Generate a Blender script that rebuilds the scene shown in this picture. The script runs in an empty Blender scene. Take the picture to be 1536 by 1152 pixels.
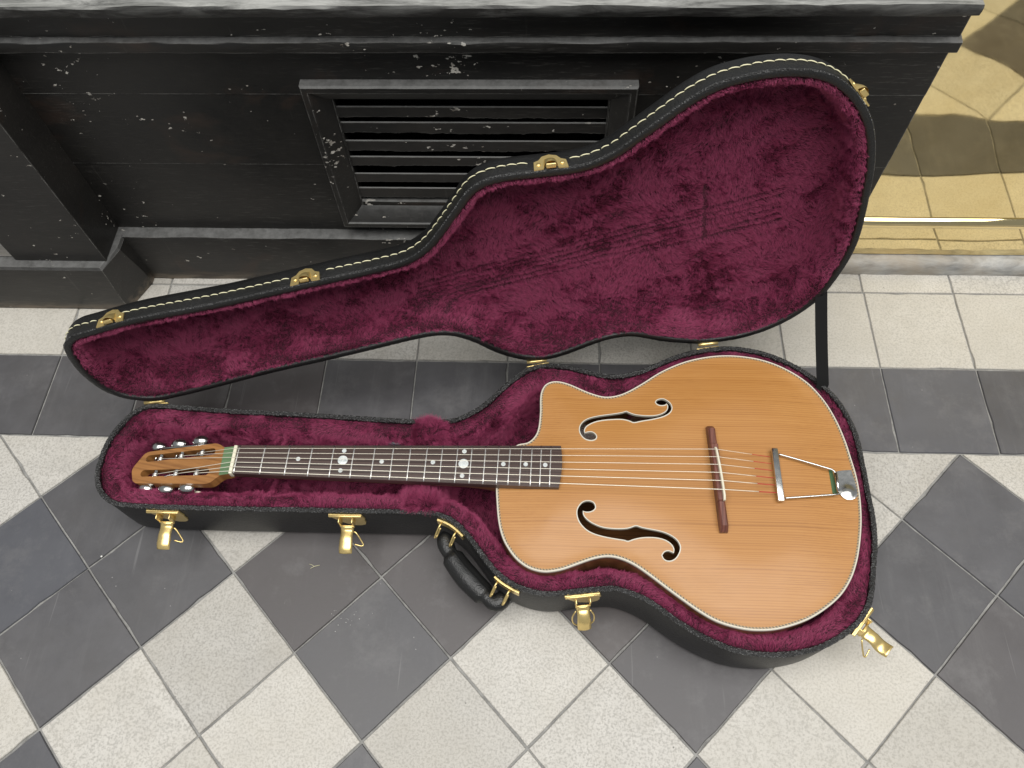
import bpy, bmesh, math
import numpy as np
import mathutils.geometry as mgeo
from mathutils import Vector, Matrix
from mathutils.kdtree import KDTree
DATA = {"cam": {"loc": [0, 0, 1.045], "r": [0.9990431614131864, 0.034516722701968754, -0.02685809910365115], "u": [-0.017128818911849662, 0.8738521129374713, 0.4858899960663955], "w": [-0.040241336909094025, 0.4849650302533494, -0.8736072082092367], "lens": 27.251569556558426}, "tile": {"bx": -0.19956011391350958, "by": 0.6194793586853037, "w": 0.1435084317508733, "hl": 0.1420787071868207, "hd": 0.1420279466376793, "s": 0.1446493294768316, "ang": 0.7881420406899935, "dx": -0.5227390461501765, "dy": 0.17458428781884638}, "rim": [[-0.17459, 0.4683], [-0.23794, 0.47064], [-0.34024, 0.4756], [-0.44348, 0.47916], [-0.51347, 0.48379], [-0.53807, 0.48528], [-0.55485, 0.48294], [-0.56968, 0.47394], [-0.58234, 0.45741], [-0.5919, 0.43752], [-0.5965, 0.41838], [-0.59756, 0.39964], [-0.59731, 0.3851], [-0.59465, 0.37271], [-0.58999, 0.36146], [-0.58261, 0.35133], [-0.57242, 0.34239], [-0.56073, 0.33632], [-0.5489, 0.33386], [-0.51888, 0.33213], [-0.46962, 0.33171], [-0.41578, 0.33151], [-0.33709, 0.3321], [-0.24202, 0.33267], [-0.17275, 0.33305], [-0.14655, 0.33281], [-0.13085, 0.32998], [-0.11449, 0.32311], [-0.09805, 0.30911], [-0.08141, 0.28899], [-0.06533, 0.2687], [-0.04946, 0.25328], [-0.03421, 0.24395], [-0.01922, 0.23772], [-0.00439, 0.23418], [0.01019, 0.23265], [0.02511, 0.23411], [0.0398, 0.23645], [0.06856, 0.24007], [0.08931, 0.2417], [0.10314, 0.23894], [0.12124, 0.23256], [0.13685, 0.22395], [0.15854, 0.20828], [0.17997, 0.19458], [0.20136, 0.18367], [0.22652, 0.17429], [0.24972, 0.17045], [0.27544, 0.16959], [0.30174, 0.17289], [0.3286, 0.18001], [0.34968, 0.19015], [0.36865, 0.20221], [0.38443, 0.21694], [0.39502, 0.23173], [0.40176, 0.24798], [0.41009, 0.27941], [0.41763, 0.31056], [0.42111, 0.34172], [0.42133, 0.37923], [0.42157, 0.42337], [0.42066, 0.45661], [0.41466, 0.48427], [0.40509, 0.50951], [0.3914, 0.53034], [0.37455, 0.54823], [0.3511, 0.56631], [0.32693, 0.57954], [0.3019, 0.58837], [0.2702, 0.59337], [0.24071, 0.59184], [0.21063, 0.58539], [0.18073, 0.57444], [0.15349, 0.56088], [0.13557, 0.55228], [0.10622, 0.54469], [0.07997, 0.54592], [0.04771, 0.55486], [0.01853, 0.56011], [-0.00505, 0.5589], [-0.02563, 0.55086], [-0.04576, 0.53343], [-0.06236, 0.51641], [-0.07889, 0.49801], [-0.09545, 0.48481], [-0.11227, 0.47481], [-0.13164, 0.469]], "lidframe": {"o": [-0.5387703872249899, 0.48505632736974647, 0.09799999999999998], "ax": [0.9897586620894727, 0.1427507997135463, -1.4216849895934278e-16], "U": [-0.014921521724285593, 0.10345795195406138, 0.9945218953682733], "D": [-0.1419687958964528, 0.9843366605783888, -0.10452846326765355]}, "lid": [[-0.06072, 0.13705], [-0.05418, 0.14673], [-0.04536, 0.15454], [-0.03589, 0.15886], [-0.01976, 0.16201], [0.00042, 0.16704], [0.04482, 0.17625], [0.11884, 0.1848], [0.16327, 0.19056], [0.28253, 0.21], [0.34289, 0.21924], [0.38207, 0.22803], [0.40711, 0.24568], [0.4252, 0.26831], [0.4438, 0.29478], [0.45994, 0.31835], [0.47161, 0.32881], [0.48248, 0.33376], [0.49451, 0.3369], [0.51238, 0.33849], [0.53909, 0.33869], [0.57777, 0.33963], [0.59971, 0.34394], [0.62144, 0.35424], [0.63793, 0.36742], [0.66691, 0.39036], [0.68755, 0.4068], [0.7066, 0.41875], [0.72571, 0.42667], [0.75242, 0.4314], [0.77119, 0.43278], [0.78774, 0.43246], [0.8076, 0.42985], [0.82571, 0.42468], [0.84229, 0.41648], [0.85895, 0.40407], [0.87389, 0.38939], [0.88703, 0.37288], [0.89848, 0.35437], [0.90858, 0.33187], [0.91775, 0.30483], [0.92358, 0.28066], [0.92874, 0.25345], [0.93553, 0.21609], [0.93984, 0.1811], [0.9397, 0.15304], [0.93579, 0.12291], [0.92722, 0.08795], [0.91586, 0.06393], [0.89618, 0.04029], [0.87569, 0.02399], [0.85358, 0.01233], [0.82372, 0.00342], [0.78181, 0.00047], [0.75713, 0.0041], [0.71631, 0.01572], [0.68451, 0.02945], [0.6642, 0.03618], [0.64093, 0.03539], [0.61889, 0.0287], [0.59815, 0.01955], [0.57527, 0.00953], [0.55405, 0.0039], [0.53447, 0.00346], [0.51561, 0.00887], [0.49711, 0.0187], [0.4813, 0.02995], [0.46596, 0.04395], [0.45404, 0.05638], [0.432, 0.07321], [0.41399, 0.08055], [0.39727, 0.08197], [0.3702, 0.07876], [0.31486, 0.06735], [0.25213, 0.05468], [0.18308, 0.0423], [0.13613, 0.0319], [0.06365, 0.01505], [0.02523, 0.00762], [0.00564, 0.00477], [-0.0132, 0.00711], [-0.03561, 0.01695], [-0.04908, 0.03018], [-0.05813, 0.04551], [-0.06583, 0.0778], [-0.06594, 0.11006]], "string_marks": [[0.36427, 0.15435], [0.82072, 0.24425]], "lidpts": {"c0": [0.01482, 0.15892], "c1": [0.26085, 0.19906], "c2": [0.55422, 0.33583], "c3": [0.87267, 0.39343], "bridge0": [0.74672, 0.24898], "bridge1": [0.76046, 0.16905], "sA": [0.38795, 0.13596], "sB": [0.8407, 0.23356], "sC": [0.373, 0.09165], "sD": [0.85356, 0.18263], "patch0": [0.42621, 0.18561], "h0": [-0.00151, 0.00533], "h1": [0.53448, 0.00424], "h2": [0.78092, -0.0], "strap": [0.91822, 0.08132], "k1": [0.64243, 0.22282], "k2": [0.71912, 0.10433], "k3": [0.78313, 0.14906], "v1": [0.62222, 0.22015], "v2": [0.78621, 0.13262]}, "body": [[-0.03465, 0.42751], [-0.01973, 0.43153], [-0.01019, 0.44081], [-0.00563, 0.45342], [-0.0037, 0.47675], [-0.00403, 0.4959], [-0.00278, 0.50889], [0.00274, 0.52042], [0.01276, 0.52558], [0.02405, 0.52548], [0.03876, 0.52071], [0.0586, 0.51105], [0.07558, 0.50474], [0.08689, 0.5029], [0.1011, 0.50526], [0.1153, 0.51145], [0.13589, 0.52472], [0.16254, 0.54377], [0.19254, 0.55912], [0.22212, 0.56808], [0.25138, 0.5721], [0.27988, 0.57088], [0.30814, 0.56467], [0.33506, 0.55185], [0.36051, 0.53173], [0.37883, 0.50532], [0.39058, 0.47576], [0.39764, 0.4452], [0.4009, 0.41853], [0.40333, 0.39398], [0.40301, 0.36705], [0.39983, 0.33943], [0.39527, 0.31782], [0.39005, 0.29914], [0.38361, 0.28101], [0.37326, 0.26045], [0.35723, 0.24006], [0.33496, 0.2225], [0.31088, 0.20929], [0.28206, 0.19994], [0.25973, 0.19702], [0.23786, 0.19805], [0.21097, 0.20473], [0.18965, 0.21604], [0.16581, 0.23297], [0.15222, 0.24315], [0.13233, 0.25848], [0.11398, 0.27107], [0.09754, 0.27808], [0.08303, 0.28019], [0.06627, 0.27724], [0.04461, 0.26921], [0.0278, 0.26274], [0.01103, 0.25926], [-0.0009, 0.25959], [-0.01539, 0.26405], [-0.03017, 0.27467], [-0.04297, 0.29166], [-0.04972, 0.30663], [-0.05409, 0.32452], [-0.05669, 0.34538], [-0.0585, 0.36671], [-0.05758, 0.38501], [-0.04885, 0.4059]], "fholes": [[[0.16629, 0.49737], [0.17115, 0.49309], [0.17349, 0.48589], [0.17154, 0.47936], [0.16614, 0.47422], [0.15702, 0.47018], [0.14418, 0.46706], [0.1314, 0.46494], [0.1214, 0.46203], [0.11745, 0.46464], [0.11119, 0.46693], [0.10487, 0.46793], [0.09468, 0.46743], [0.0832, 0.46634], [0.0717, 0.46367], [0.06273, 0.45922], [0.05695, 0.45414], [0.05474, 0.44846], [0.05583, 0.44428], [0.06002, 0.44577], [0.06508, 0.44658], [0.06945, 0.44388], [0.07152, 0.43974], [0.06993, 0.43554], [0.06488, 0.43376], [0.05862, 0.43487], [0.05363, 0.43865], [0.05016, 0.44486], [0.04932, 0.45116], [0.05128, 0.45756], [0.05578, 0.46333], [0.06285, 0.46776], [0.07439, 0.4713], [0.08721, 0.47372], [0.09875, 0.47568], [0.10646, 0.47728], [0.11255, 0.47957], [0.11666, 0.47706], [0.12292, 0.47432], [0.13176, 0.47279], [0.14062, 0.47197], [0.1508, 0.47233], [0.15854, 0.47449], [0.16513, 0.47851], [0.16838, 0.48361], [0.1687, 0.48868], [0.16697, 0.49184], [0.16454, 0.48961], [0.15938, 0.48893], [0.15437, 0.49086], [0.15264, 0.49417], [0.15408, 0.49712], [0.15869, 0.49912], [0.16319, 0.49921]], [[0.06829, 0.34267], [0.0659, 0.34785], [0.05972, 0.34954], [0.0535, 0.34833], [0.04849, 0.34349], [0.04523, 0.33689], [0.04591, 0.32785], [0.04954, 0.32025], [0.05679, 0.3128], [0.06646, 0.30799], [0.08095, 0.30459], [0.09542, 0.30246], [0.10384, 0.30142], [0.10788, 0.29978], [0.11353, 0.30217], [0.12208, 0.3044], [0.13178, 0.3054], [0.14382, 0.30496], [0.15449, 0.30199], [0.16135, 0.2967], [0.1643, 0.29059], [0.16302, 0.28564], [0.16071, 0.28681], [0.15605, 0.28865], [0.15115, 0.28656], [0.14902, 0.28282], [0.15066, 0.27847], [0.15527, 0.27616], [0.16126, 0.27705], [0.16627, 0.28084], [0.17035, 0.28829], [0.17126, 0.29448], [0.1677, 0.30183], [0.15967, 0.30788], [0.14906, 0.31213], [0.13468, 0.31479], [0.12505, 0.31657], [0.11861, 0.3192], [0.11291, 0.31677], [0.10554, 0.31481], [0.09093, 0.31443], [0.07635, 0.31584], [0.06423, 0.32062], [0.05695, 0.32556], [0.05258, 0.33112], [0.05239, 0.33629], [0.05706, 0.33511], [0.06324, 0.33604], [0.06748, 0.33926]]], "fb": [[-0.40112, 0.41299], [0.02453, 0.4218], [0.0218, 0.3636], [-0.40207, 0.37349]], "nut": [[-0.40276, 0.4121], [-0.40266, 0.37216]], "z0": [[-0.39801, 0.41306], [-0.39959, 0.3742]], "frx": [-0.39851, -0.36421, -0.33172, -0.30141, -0.27306, -0.24599, -0.21895, -0.19457, -0.17196, -0.15025, -0.1303, -0.11038, -0.09177, -0.07405, -0.05677, -0.04211, -0.02745, -0.01367, -0.00162, 0.01085], "dots": [[-0.31745, 0.39502, 3.6], [-0.25873, 0.39457, 8], [-0.25861, 0.40803, 3.6], [-0.25974, 0.38025, 3.6], [-0.20759, 0.39387, 3.6], [-0.14084, 0.39437, 3.6], [-0.10111, 0.39341, 8], [-0.10101, 0.41062, 3.6], [-0.10181, 0.37656, 3.6], [-0.04963, 0.39395, 3.6], [-0.02082, 0.39433, 3.6], [0.00433, 0.39398, 3.6]], "str_nut": [[-0.40401, 0.40701, 0.125], [-0.40411, 0.4008, 0.125], [-0.40412, 0.39416, 0.125], [-0.40412, 0.38756, 0.125], [-0.40412, 0.38101, 0.125], [-0.40422, 0.37495, 0.125]], "str_sad": [[0.22079, 0.41462, 0.137], [0.22141, 0.40407, 0.137], [0.22234, 0.39363, 0.137], [0.22322, 0.38279, 0.137], [0.22438, 0.37191, 0.137], [0.22544, 0.36013, 0.137]], "str_tail": [[0.29167, 0.41102, 0.124], [0.2921, 0.40168, 0.124], [0.29205, 0.39241, 0.124], [0.29282, 0.38222, 0.124], [0.2927, 0.37261, 0.124], [0.29344, 0.36244, 0.124]], "bridge": [[0.21478, 0.45493], [0.22551, 0.45516], [0.22964, 0.31134], [0.21996, 0.3111]], "saddle": [[0.22155, 0.41942], [0.22627, 0.34799]], "tbar": [[0.29431, 0.42348], [0.30373, 0.42369], [0.30343, 0.35298], [0.29371, 0.35157]], "twire": [[[0.30398, 0.41654, 0.121], [0.3319, 0.40873, 0.12], [0.36478, 0.39942, 0.118], [0.37117, 0.39736, 0.117], [0.37429, 0.39296, 0.116]], [[0.3045, 0.35678, 0.121], [0.33269, 0.35986, 0.12], [0.36776, 0.36418, 0.118], [0.37199, 0.36585, 0.117], [0.37375, 0.36968, 0.116]]], "tplate": [[0.37509, 0.39675], [0.38033, 0.39932], [0.39659, 0.40076], [0.39922, 0.37515], [0.39802, 0.36405], [0.3911, 0.3605], [0.38252, 0.3608], [0.37727, 0.36694], [0.37447, 0.36909]], "felt": [[0.36801, 0.40041], [0.3727, 0.39963], [0.37411, 0.36764], [0.3679, 0.36834]], "haxis": [-0.99999906269154, -0.0013691661846983846, 0.0], "head": [[-0.54111, 0.41546, 0.08672], [-0.43668, 0.42062, 0.10969], [-0.42909, 0.41778, 0.11136], [-0.42129, 0.41259, 0.11307], [-0.40742, 0.41288, 0.11613], [-0.40478, 0.37421, 0.1167], [-0.42039, 0.37339, 0.11326], [-0.4331, 0.3624, 0.11046], [-0.54402, 0.37025, 0.08606], [-0.54987, 0.37436, 0.08478], [-0.55632, 0.39124, 0.08336]], "green": [[-0.42156, 0.41291, 0.11302], [-0.40749, 0.41317, 0.11611], [-0.40526, 0.37424, 0.11659], [-0.42059, 0.3734, 0.11322]], "slots": [[[-0.53352, 0.4055, 0.08838], [-0.43917, 0.40863, 0.10914]], [[-0.53549, 0.38399, 0.08794], [-0.44136, 0.37997, 0.10865]]], "posts": [[-0.51721, 0.40381, 0.09197], [-0.48602, 0.40572, 0.09883], [-0.45558, 0.40831, 0.10553], [-0.51889, 0.38095, 0.09159], [-0.48753, 0.37979, 0.09849], [-0.45664, 0.37865, 0.10529]], "buttons": [[-0.52902, 0.42464, 0.07914], [-0.49763, 0.42673, 0.08605], [-0.46569, 0.42883, 0.09307], [-0.53168, 0.36674, 0.07854], [-0.49957, 0.36379, 0.0856], [-0.46877, 0.36376, 0.09238]], "latch": [[-0.49493, 0.32785], [-0.25305, 0.32847], [0.05578, 0.23427], [0.38084, 0.21422]], "handle": [[-0.12245, 0.32099, 0.055], [-0.12523, 0.31094, 0.055], [-0.11688, 0.29326, 0.055], [-0.09414, 0.265, 0.055], [-0.06711, 0.2402, 0.055], [-0.05319, 0.23222, 0.055], [-0.04431, 0.24252, 0.055]], "hbr": [[[-0.13348, 0.32333], [-0.0996, 0.30735]], [[-0.05789, 0.25538], [-0.02979, 0.23391]]], "strap_b": [0.38485, 0.53299, 0.1], "hinge": [[-0.54311, 0.48707, 0.098], [-0.00985, 0.56321, 0.098], [0.23415, 0.59653, 0.098]], "div": [[-0.3601, 0.46064], [-0.34532, 0.35643]], "rest": [[-0.15517, 0.46416], [-0.1513, 0.33108]], "capo": [-0.19725, 0.44613, 0.07], "tip": [[-0.61001, 0.29381, 0.0], [-0.3094, 0.28781, 0.0], [-0.31449, 0.28489, 0.0], [-0.30231, 0.28985, 0.0], [-0.23738, 0.36338, 0.0]]}
WORLD_STRENGTH = .26
LAMP_ENERGY = 312
LAMP_LOC = (.3, -.45, 4.3)
PLUSH = (.345, .055, .132, 1)
PILE_LID, PILE_BASE = 1.5e6, 1.4e6
# ------------------------------------------------------------------ camera, light, exposure
sc = bpy.context.scene
C = bpy.data.collections.new('scene'); sc.collection.children.link(C)
cd = bpy.data.cameras.new('camera'); cam = bpy.data.objects.new('camera', cd); C.objects.link(cam)
cr, cu, cw = (Vector(DATA['cam'][k]) for k in 'ruw')
cam.matrix_world = Matrix(((cr.x, cu.x, -cw.x, 0), (cr.y, cu.y, -cw.y, 0), (cr.z, cu.z, -cw.z, DATA['cam']['loc'][2]), (0, 0, 0, 1)))
cd.lens = DATA['cam']['lens']; cd.sensor_width = 36; cd.clip_start = .01; cd.clip_end = 60
sc.camera = cam
world = bpy.data.worlds.new('World'); sc.world = world; world.use_nodes = True
bg = world.node_tree.nodes['Background']; bg.inputs[0].default_value = (.93, .97, 1.0, 1); bg.inputs[1].default_value = WORLD_STRENGTH
# the glazed roof of the passage: one large soft lamp high overhead
ld = bpy.data.lights.new('glass_roof_light', 'AREA'); ld.shape = 'RECTANGLE'; ld.size = 5.5; ld.size_y = 3.2
ld.energy = LAMP_ENERGY; ld.color = (1.0, .985, .955)
lamp = bpy.data.objects.new('glass_roof_light', ld); C.objects.link(lamp); lamp.location = LAMP_LOC
lamp.rotation_euler = (0, 0, 0)
vs = sc.view_settings; vs.view_transform = 'Standard'; vs.look = 'None'; vs.exposure = 0; vs.gamma = 1; vs.use_curve_mapping = False
sc.render.engine = 'CYCLES'; sc.cycles.use_denoising = True; sc.cycles.max_bounces = 8
try:
    sc.cycles.denoising_prefilter = 'ACCURATE'; sc.cycles.denoiser = 'OPENIMAGEDENOISE'
    sc.cycles_curves.shape = 'RIBBONS'
except Exception:
    pass

# ------------------------------------------------------------------ helpers
rng = np.random.default_rng(7)
def tag(o, label=None, cat=None, group=None, kind=None):
    if label: o['label'] = label
    if cat: o['category'] = cat
    if group: o['group'] = group
    if kind: o['kind'] = kind
    return o
def link(o, parent=None):
    C.objects.link(o)
    if parent is not None:
        o.parent = parent
        if parent.type == 'EMPTY':
            o.matrix_parent_inverse = Matrix.Translation(-parent.location)
    return o
def thing(name, loc, label, cat):
    o = bpy.data.objects.new(name, None); C.objects.link(o); o.location = loc; o.empty_display_size = .05
    return tag(o, label, cat)
def mesh(name, v, f, m, parent=None, smooth=True, uv=None):
    me = bpy.data.meshes.new(name); me.from_pydata([tuple(map(float, p)) for p in v], [], [tuple(map(int, q)) for q in f])
    if uv is not None:
        l = me.uv_layers.new(name='UVMap'); idx = np.zeros(len(me.loops), int); me.loops.foreach_get('vertex_index', idx)
        l.data.foreach_set('uv', np.asarray(uv, float)[idx].ravel())
    if smooth is True: me.polygons.foreach_set('use_smooth', [True]*len(me.polygons))
    elif smooth: me.polygons.foreach_set('use_smooth', [True]*len(me.polygons)); me.set_sharp_from_angle(angle=smooth)
    me.materials.append(m); me.update()
    return link(bpy.data.objects.new(name, me), parent)
def join(parts):
    V, F = [], []
    for v, f in parts:
        o = len(V); V += [tuple(p) for p in v]; F += [tuple(i+o for i in q) for q in f]
    return V, F
def box(x0, x1, y0, y1, z0, z1):
    v = [(x, y, z) for x in (x0, x1) for y in (y0, y1) for z in (z0, z1)]
    return v, [(0, 1, 3, 2), (4, 6, 7, 5), (0, 4, 5, 1), (2, 3, 7, 6), (0, 2, 6, 4), (1, 5, 7, 3)]
def bev_box(lo, hi, b, seg=2):
    bm = bmesh.new(); bmesh.ops.create_cube(bm, size=1)
    lo, hi = Vector(lo), Vector(hi)
    for v in bm.verts: v.co = Vector([(lo[i]+hi[i])/2+v.co[i]*(hi[i]-lo[i]) for i in range(3)])
    bmesh.ops.bevel(bm, geom=bm.edges[:], offset=b, segments=seg, profile=.6, affect='EDGES')
    bm.verts.ensure_lookup_table()
    r = [tuple(v.co) for v in bm.verts], [tuple(v.index for v in f.verts) for f in bm.faces]; bm.free(); return r
def xf(vf, o, ex, ey, ez):
    o, ex, ey, ez = (np.asarray(a, float) for a in (o, ex, ey, ez))
    v = np.asarray(vf[0], float); return (o+v[:, :1]*ex+v[:, 1:2]*ey+v[:, 2:3]*ez).tolist(), vf[1]
def loft(rings, closed=True, cap0=False, cap1=False):
    n = len(rings[0]); V = np.concatenate(rings).tolist(); F = []
    for k in range(len(rings)-1):
        for i in range(n if closed else n-1):
            j = (i+1) % n; F.append((k*n+i, k*n+j, (k+1)*n+j, (k+1)*n+i))
    if cap0: F.append(tuple(range(n))[::-1])
    if cap1: F.append(tuple(range((len(rings)-1)*n, len(rings)*n)))
    return V, F
def tube(P, r, n=8, cap=True, flat=1.0, upv=None):
    P = np.asarray(P, float); T = np.gradient(P, axis=0); T /= np.linalg.norm(T, axis=1)[:, None]
    r = np.broadcast_to(np.asarray(r, float), (len(P),)); rings = []
    up = np.array(upv if upv is not None else (0, 0, 1.))
    if upv is None and abs(T[0] @ up) > .9: up = np.array((0, 1., 0))
    for p, t, q in zip(P, T, r):
        a = np.cross(t, up); a /= np.linalg.norm(a)+1e-12; b = np.cross(a, t)
        th = np.arange(n)*2*np.pi/n
        rings.append(p+q*(np.cos(th)[:, None]*a+flat*np.sin(th)[:, None]*b))
    return loft(rings, True, cap, cap)
def smooth_curve(P, n, closed=True):
    P = np.asarray(P, float)
    if closed:
        E = np.concatenate([P[-3:], P, P[:3]])
    else:
        E = np.concatenate([[2*P[0]-P[1]], P, [2*P[-1]-P[-2]]])
    out = []
    rngk = range(3, 3+len(P)) if closed else range(1, len(P))
    for k in rngk:
        p0, p1, p2, p3 = E[k-1], E[k], E[k+1], E[k+2]
        t = np.linspace(0, 1, 12, endpoint=False)[:, None]
        out.append(.5*((2*p1)+(-p0+p2)*t+(2*p0-5*p1+4*p2-p3)*t**2+(-p0+3*p1-3*p2+p3)*t**3))
    Q = np.concatenate(out)
    if not closed: Q = np.concatenate([Q, P[-1:]])
    D = np.concatenate([Q, Q[:1]]) if closed else Q
    s = np.concatenate([[0], np.cumsum(np.linalg.norm(np.diff(D, axis=0), axis=1))])
    u = np.linspace(0, s[-1], n, endpoint=not closed)
    return np.stack([np.interp(u, s, D[:, i]) for i in range(D.shape[1])], 1)
def outline(P, n, smooth=2):
    Q = smooth_curve(P, n)
    for _ in range(smooth): Q = .25*np.roll(Q, 1, 0)+.5*Q+.25*np.roll(Q, -1, 0)
    a = .5*np.sum(Q[:, 0]*np.roll(Q[:, 1], -1)-np.roll(Q[:, 0], -1)*Q[:, 1])
    return Q if a > 0 else Q[::-1].copy()
def normals2(Q):
    t = np.roll(Q, -1, 0)-np.roll(Q, 1, 0); t /= np.linalg.norm(t, axis=1)[:, None]
    n = np.stack([-t[:, 1], t[:, 0]], 1)      # inward for CCW
    for _ in range(3): n = .25*np.roll(n, 1, 0)+.5*n+.25*np.roll(n, -1, 0)
    return n/np.linalg.norm(n, axis=1)[:, None]
def inside(P, poly):
    x, y = P[:, 0][:, None], P[:, 1][:, None]; a, b = poly, np.roll(poly, -1, 0)
    c = ((a[:, 1] > y) != (b[:, 1] > y)) & (x < (b[:, 0]-a[:, 0])*(y-a[:, 1])/(b[:, 1]-a[:, 1]+1e-15)+a[:, 0])
    return c.sum(1) % 2 == 1
def dist_to(P, poly):
    return np.concatenate([np.sqrt(((p[:, None]-poly[None])**2).sum(2)).min(1) for p in np.array_split(P, max(1, len(P)//400))])
def fill(outer, holes=(), step=None, clear=.003):
    """constrained triangulation of a 2D polygon with holes and inner grid points; returns 2D verts, tris"""
    V = [outer]+list(holes); E = []; o = 0
    for r in V:
        E += [(o+i, o+(i+1) % len(r)) for i in range(len(r))]; o += len(r)
    if step:
        lo, hi = outer.min(0), outer.max(0)
        g = np.stack(np.meshgrid(np.arange(lo[0], hi[0], step), np.arange(lo[1], hi[1], step)), -1).reshape(-1, 2)
        g = g+rng.uniform(-.15, .15, g.shape)*step
        k = inside(g, outer)&(dist_to(g, np.concatenate(V)) > clear)
        for h in holes: k &= ~inside(g, h)
        V.append(g[k])
    A = np.concatenate(V)
    vv, ee, ff, *_ = mgeo.delaunay_2d_cdt([Vector(map(float, p)) for p in A], E, [], 1, 1e-7)
    vv = np.array([tuple(v) for v in vv]); F = np.array([f for f in ff if len(f) == 3])
    c = vv[F].mean(1); k = inside(c, outer)
    for h in holes: k &= ~inside(c, h)
    F = F[k]; t = vv[F]; s = np.cross(t[:, 1]-t[:, 0], t[:, 2]-t[:, 0])
    F[s < 0] = F[s < 0][:, ::-1]
    return vv, F
def chaikin(P, it=2, ang=50):
    P = [np.asarray(p, float) for p in P]; sharp = [False]*len(P); n = len(P)
    for i in range(n):
        a, b = P[i]-P[i-1], P[(i+1) % n]-P[i]
        d = math.degrees(math.acos(max(-1, min(1, a @ b/np.linalg.norm(a)/np.linalg.norm(b))))); sharp[i] = d > ang
    for _ in range(it):
        Q, s2 = [], []; n = len(P)
        for i in range(n):
            if sharp[i]: Q.append(P[i]); s2.append(True)
            else:
                Q += [.75*P[i]+.25*P[i-1], .75*P[i]+.25*P[(i+1) % n]]; s2 += [False, False]
        P, sharp = Q, s2
    return np.array(P)
class Noise:
    """smooth random vector field: sums of random waves at several wavelengths"""
    def __init__(self, waves, seed, dim=1, n=14):
        r = np.random.default_rng(seed); self.parts = []
        for wl, amp in waves:
            k = r.normal(size=(n, 3)); k = k/np.linalg.norm(k, axis=1)[:, None]*2*np.pi/wl*r.uniform(.6, 1.5, (n, 1))
            self.parts.append((k, r.uniform(0, 6.28, (n, dim)), amp*math.sqrt(2/n)))
        self.dim = dim
    def __call__(self, P):
        out = np.zeros((len(P), self.dim))
        for k, ph, a in self.parts:
            X = P @ k.T
            for d in range(self.dim): out[:, d] += a*np.sin(X+ph[:, d]).sum(1)
        return out

# ------------------------------------------------------------------ materials
def srgb(r, g, b): return tuple((c/12.92 if c <= .04045 else ((c+.055)/1.055)**2.4) for c in (r/255, g/255, b/255))+(1,)
class M:
    def __init__(s, name, color=(.5, .5, .5, 1), rough=.5, metal=0, **kw):
        s.m = bpy.data.materials.new(name); s.m.use_nodes = True; s.t = s.m.node_tree; s.n = s.t.nodes
        s.b = s.n['Principled BSDF']; s.set('Base Color', color); s.set('Roughness', rough); s.set('Metallic', metal)
        for k, v in kw.items(): s.set(k.replace('_', ' '), v)
        s.tc = None
    def set(s, k, v):
        if isinstance(v, bpy.types.NodeSocket): s.t.links.new(v, s.b.inputs[k])
        else: s.b.inputs[k].default_value = v
    def node(s, typ, ins=None, **props):
        nd = s.n.new(typ)
        for k, v in props.items(): setattr(nd, k, v)
        for k, v in (ins or {}).items():
            if isinstance(v, bpy.types.NodeSocket): s.t.links.new(v, nd.inputs[k])
            else: nd.inputs[k].default_value = v
        return nd
    def coord(s, kind='Object', scale=(1, 1, 1), rot=(0, 0, 0), rand=False):
        tc = s.node('ShaderNodeTexCoord').outputs[kind]
        if rand:
            oi = s.node('ShaderNodeObjectInfo'); mu = s.node('ShaderNodeMath', {0: oi.outputs['Random'], 1: 37.0}, operation='MULTIPLY')
            tc = s.node('ShaderNodeVectorMath', {0: tc, 1: s.node('ShaderNodeCombineXYZ', {0: mu.outputs[0], 1: mu.outputs[0], 2: mu.outputs[0]}).outputs[0]}, operation='ADD').outputs[0]
        return s.node('ShaderNodeMapping', {'Vector': tc, 'Scale': scale, 'Rotation': rot}).outputs[0]
    def noise(s, vec, scale, detail=4, rough=.55, dist=0):
        return s.node('ShaderNodeTexNoise', {'Vector': vec, 'Scale': scale, 'Detail': detail, 'Roughness': rough, 'Distortion': dist}).outputs['Fac']
    def ramp(s, fac, *stops):
        r = s.node('ShaderNodeValToRGB', {0: fac}); e = r.color_ramp.elements
        while len(e) < len(stops): e.new(.5)
        for el, (p, c) in zip(e, stops): el.position = p; el.color = c if len(c) == 4 else (*c, 1)
        return r.outputs[0]
    def mix(s, fac, a, b, mode='MIX'):
        nd = s.node('ShaderNodeMix', data_type='RGBA', blend_type=mode)
        for i, v in ((0, fac), (6, a), (7, b)):
            if isinstance(v, bpy.types.NodeSocket): s.t.links.new(v, nd.inputs[i])
            else: nd.inputs[i].default_value = v
        return nd.outputs[2]
    def math(s, op, a, b=0.0, clamp=False):
        return s.node('ShaderNodeMath', {0: a, 1: b}, operation=op, use_clamp=clamp).outputs[0]
    def bump(s, h, dist=.001, strength=1.0):
        s.set('Normal', s.node('ShaderNodeBump', {'Height': h, 'Distance': dist, 'Strength': strength}).outputs[0])
g = lambda v: (v, v, v, 1)
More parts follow.
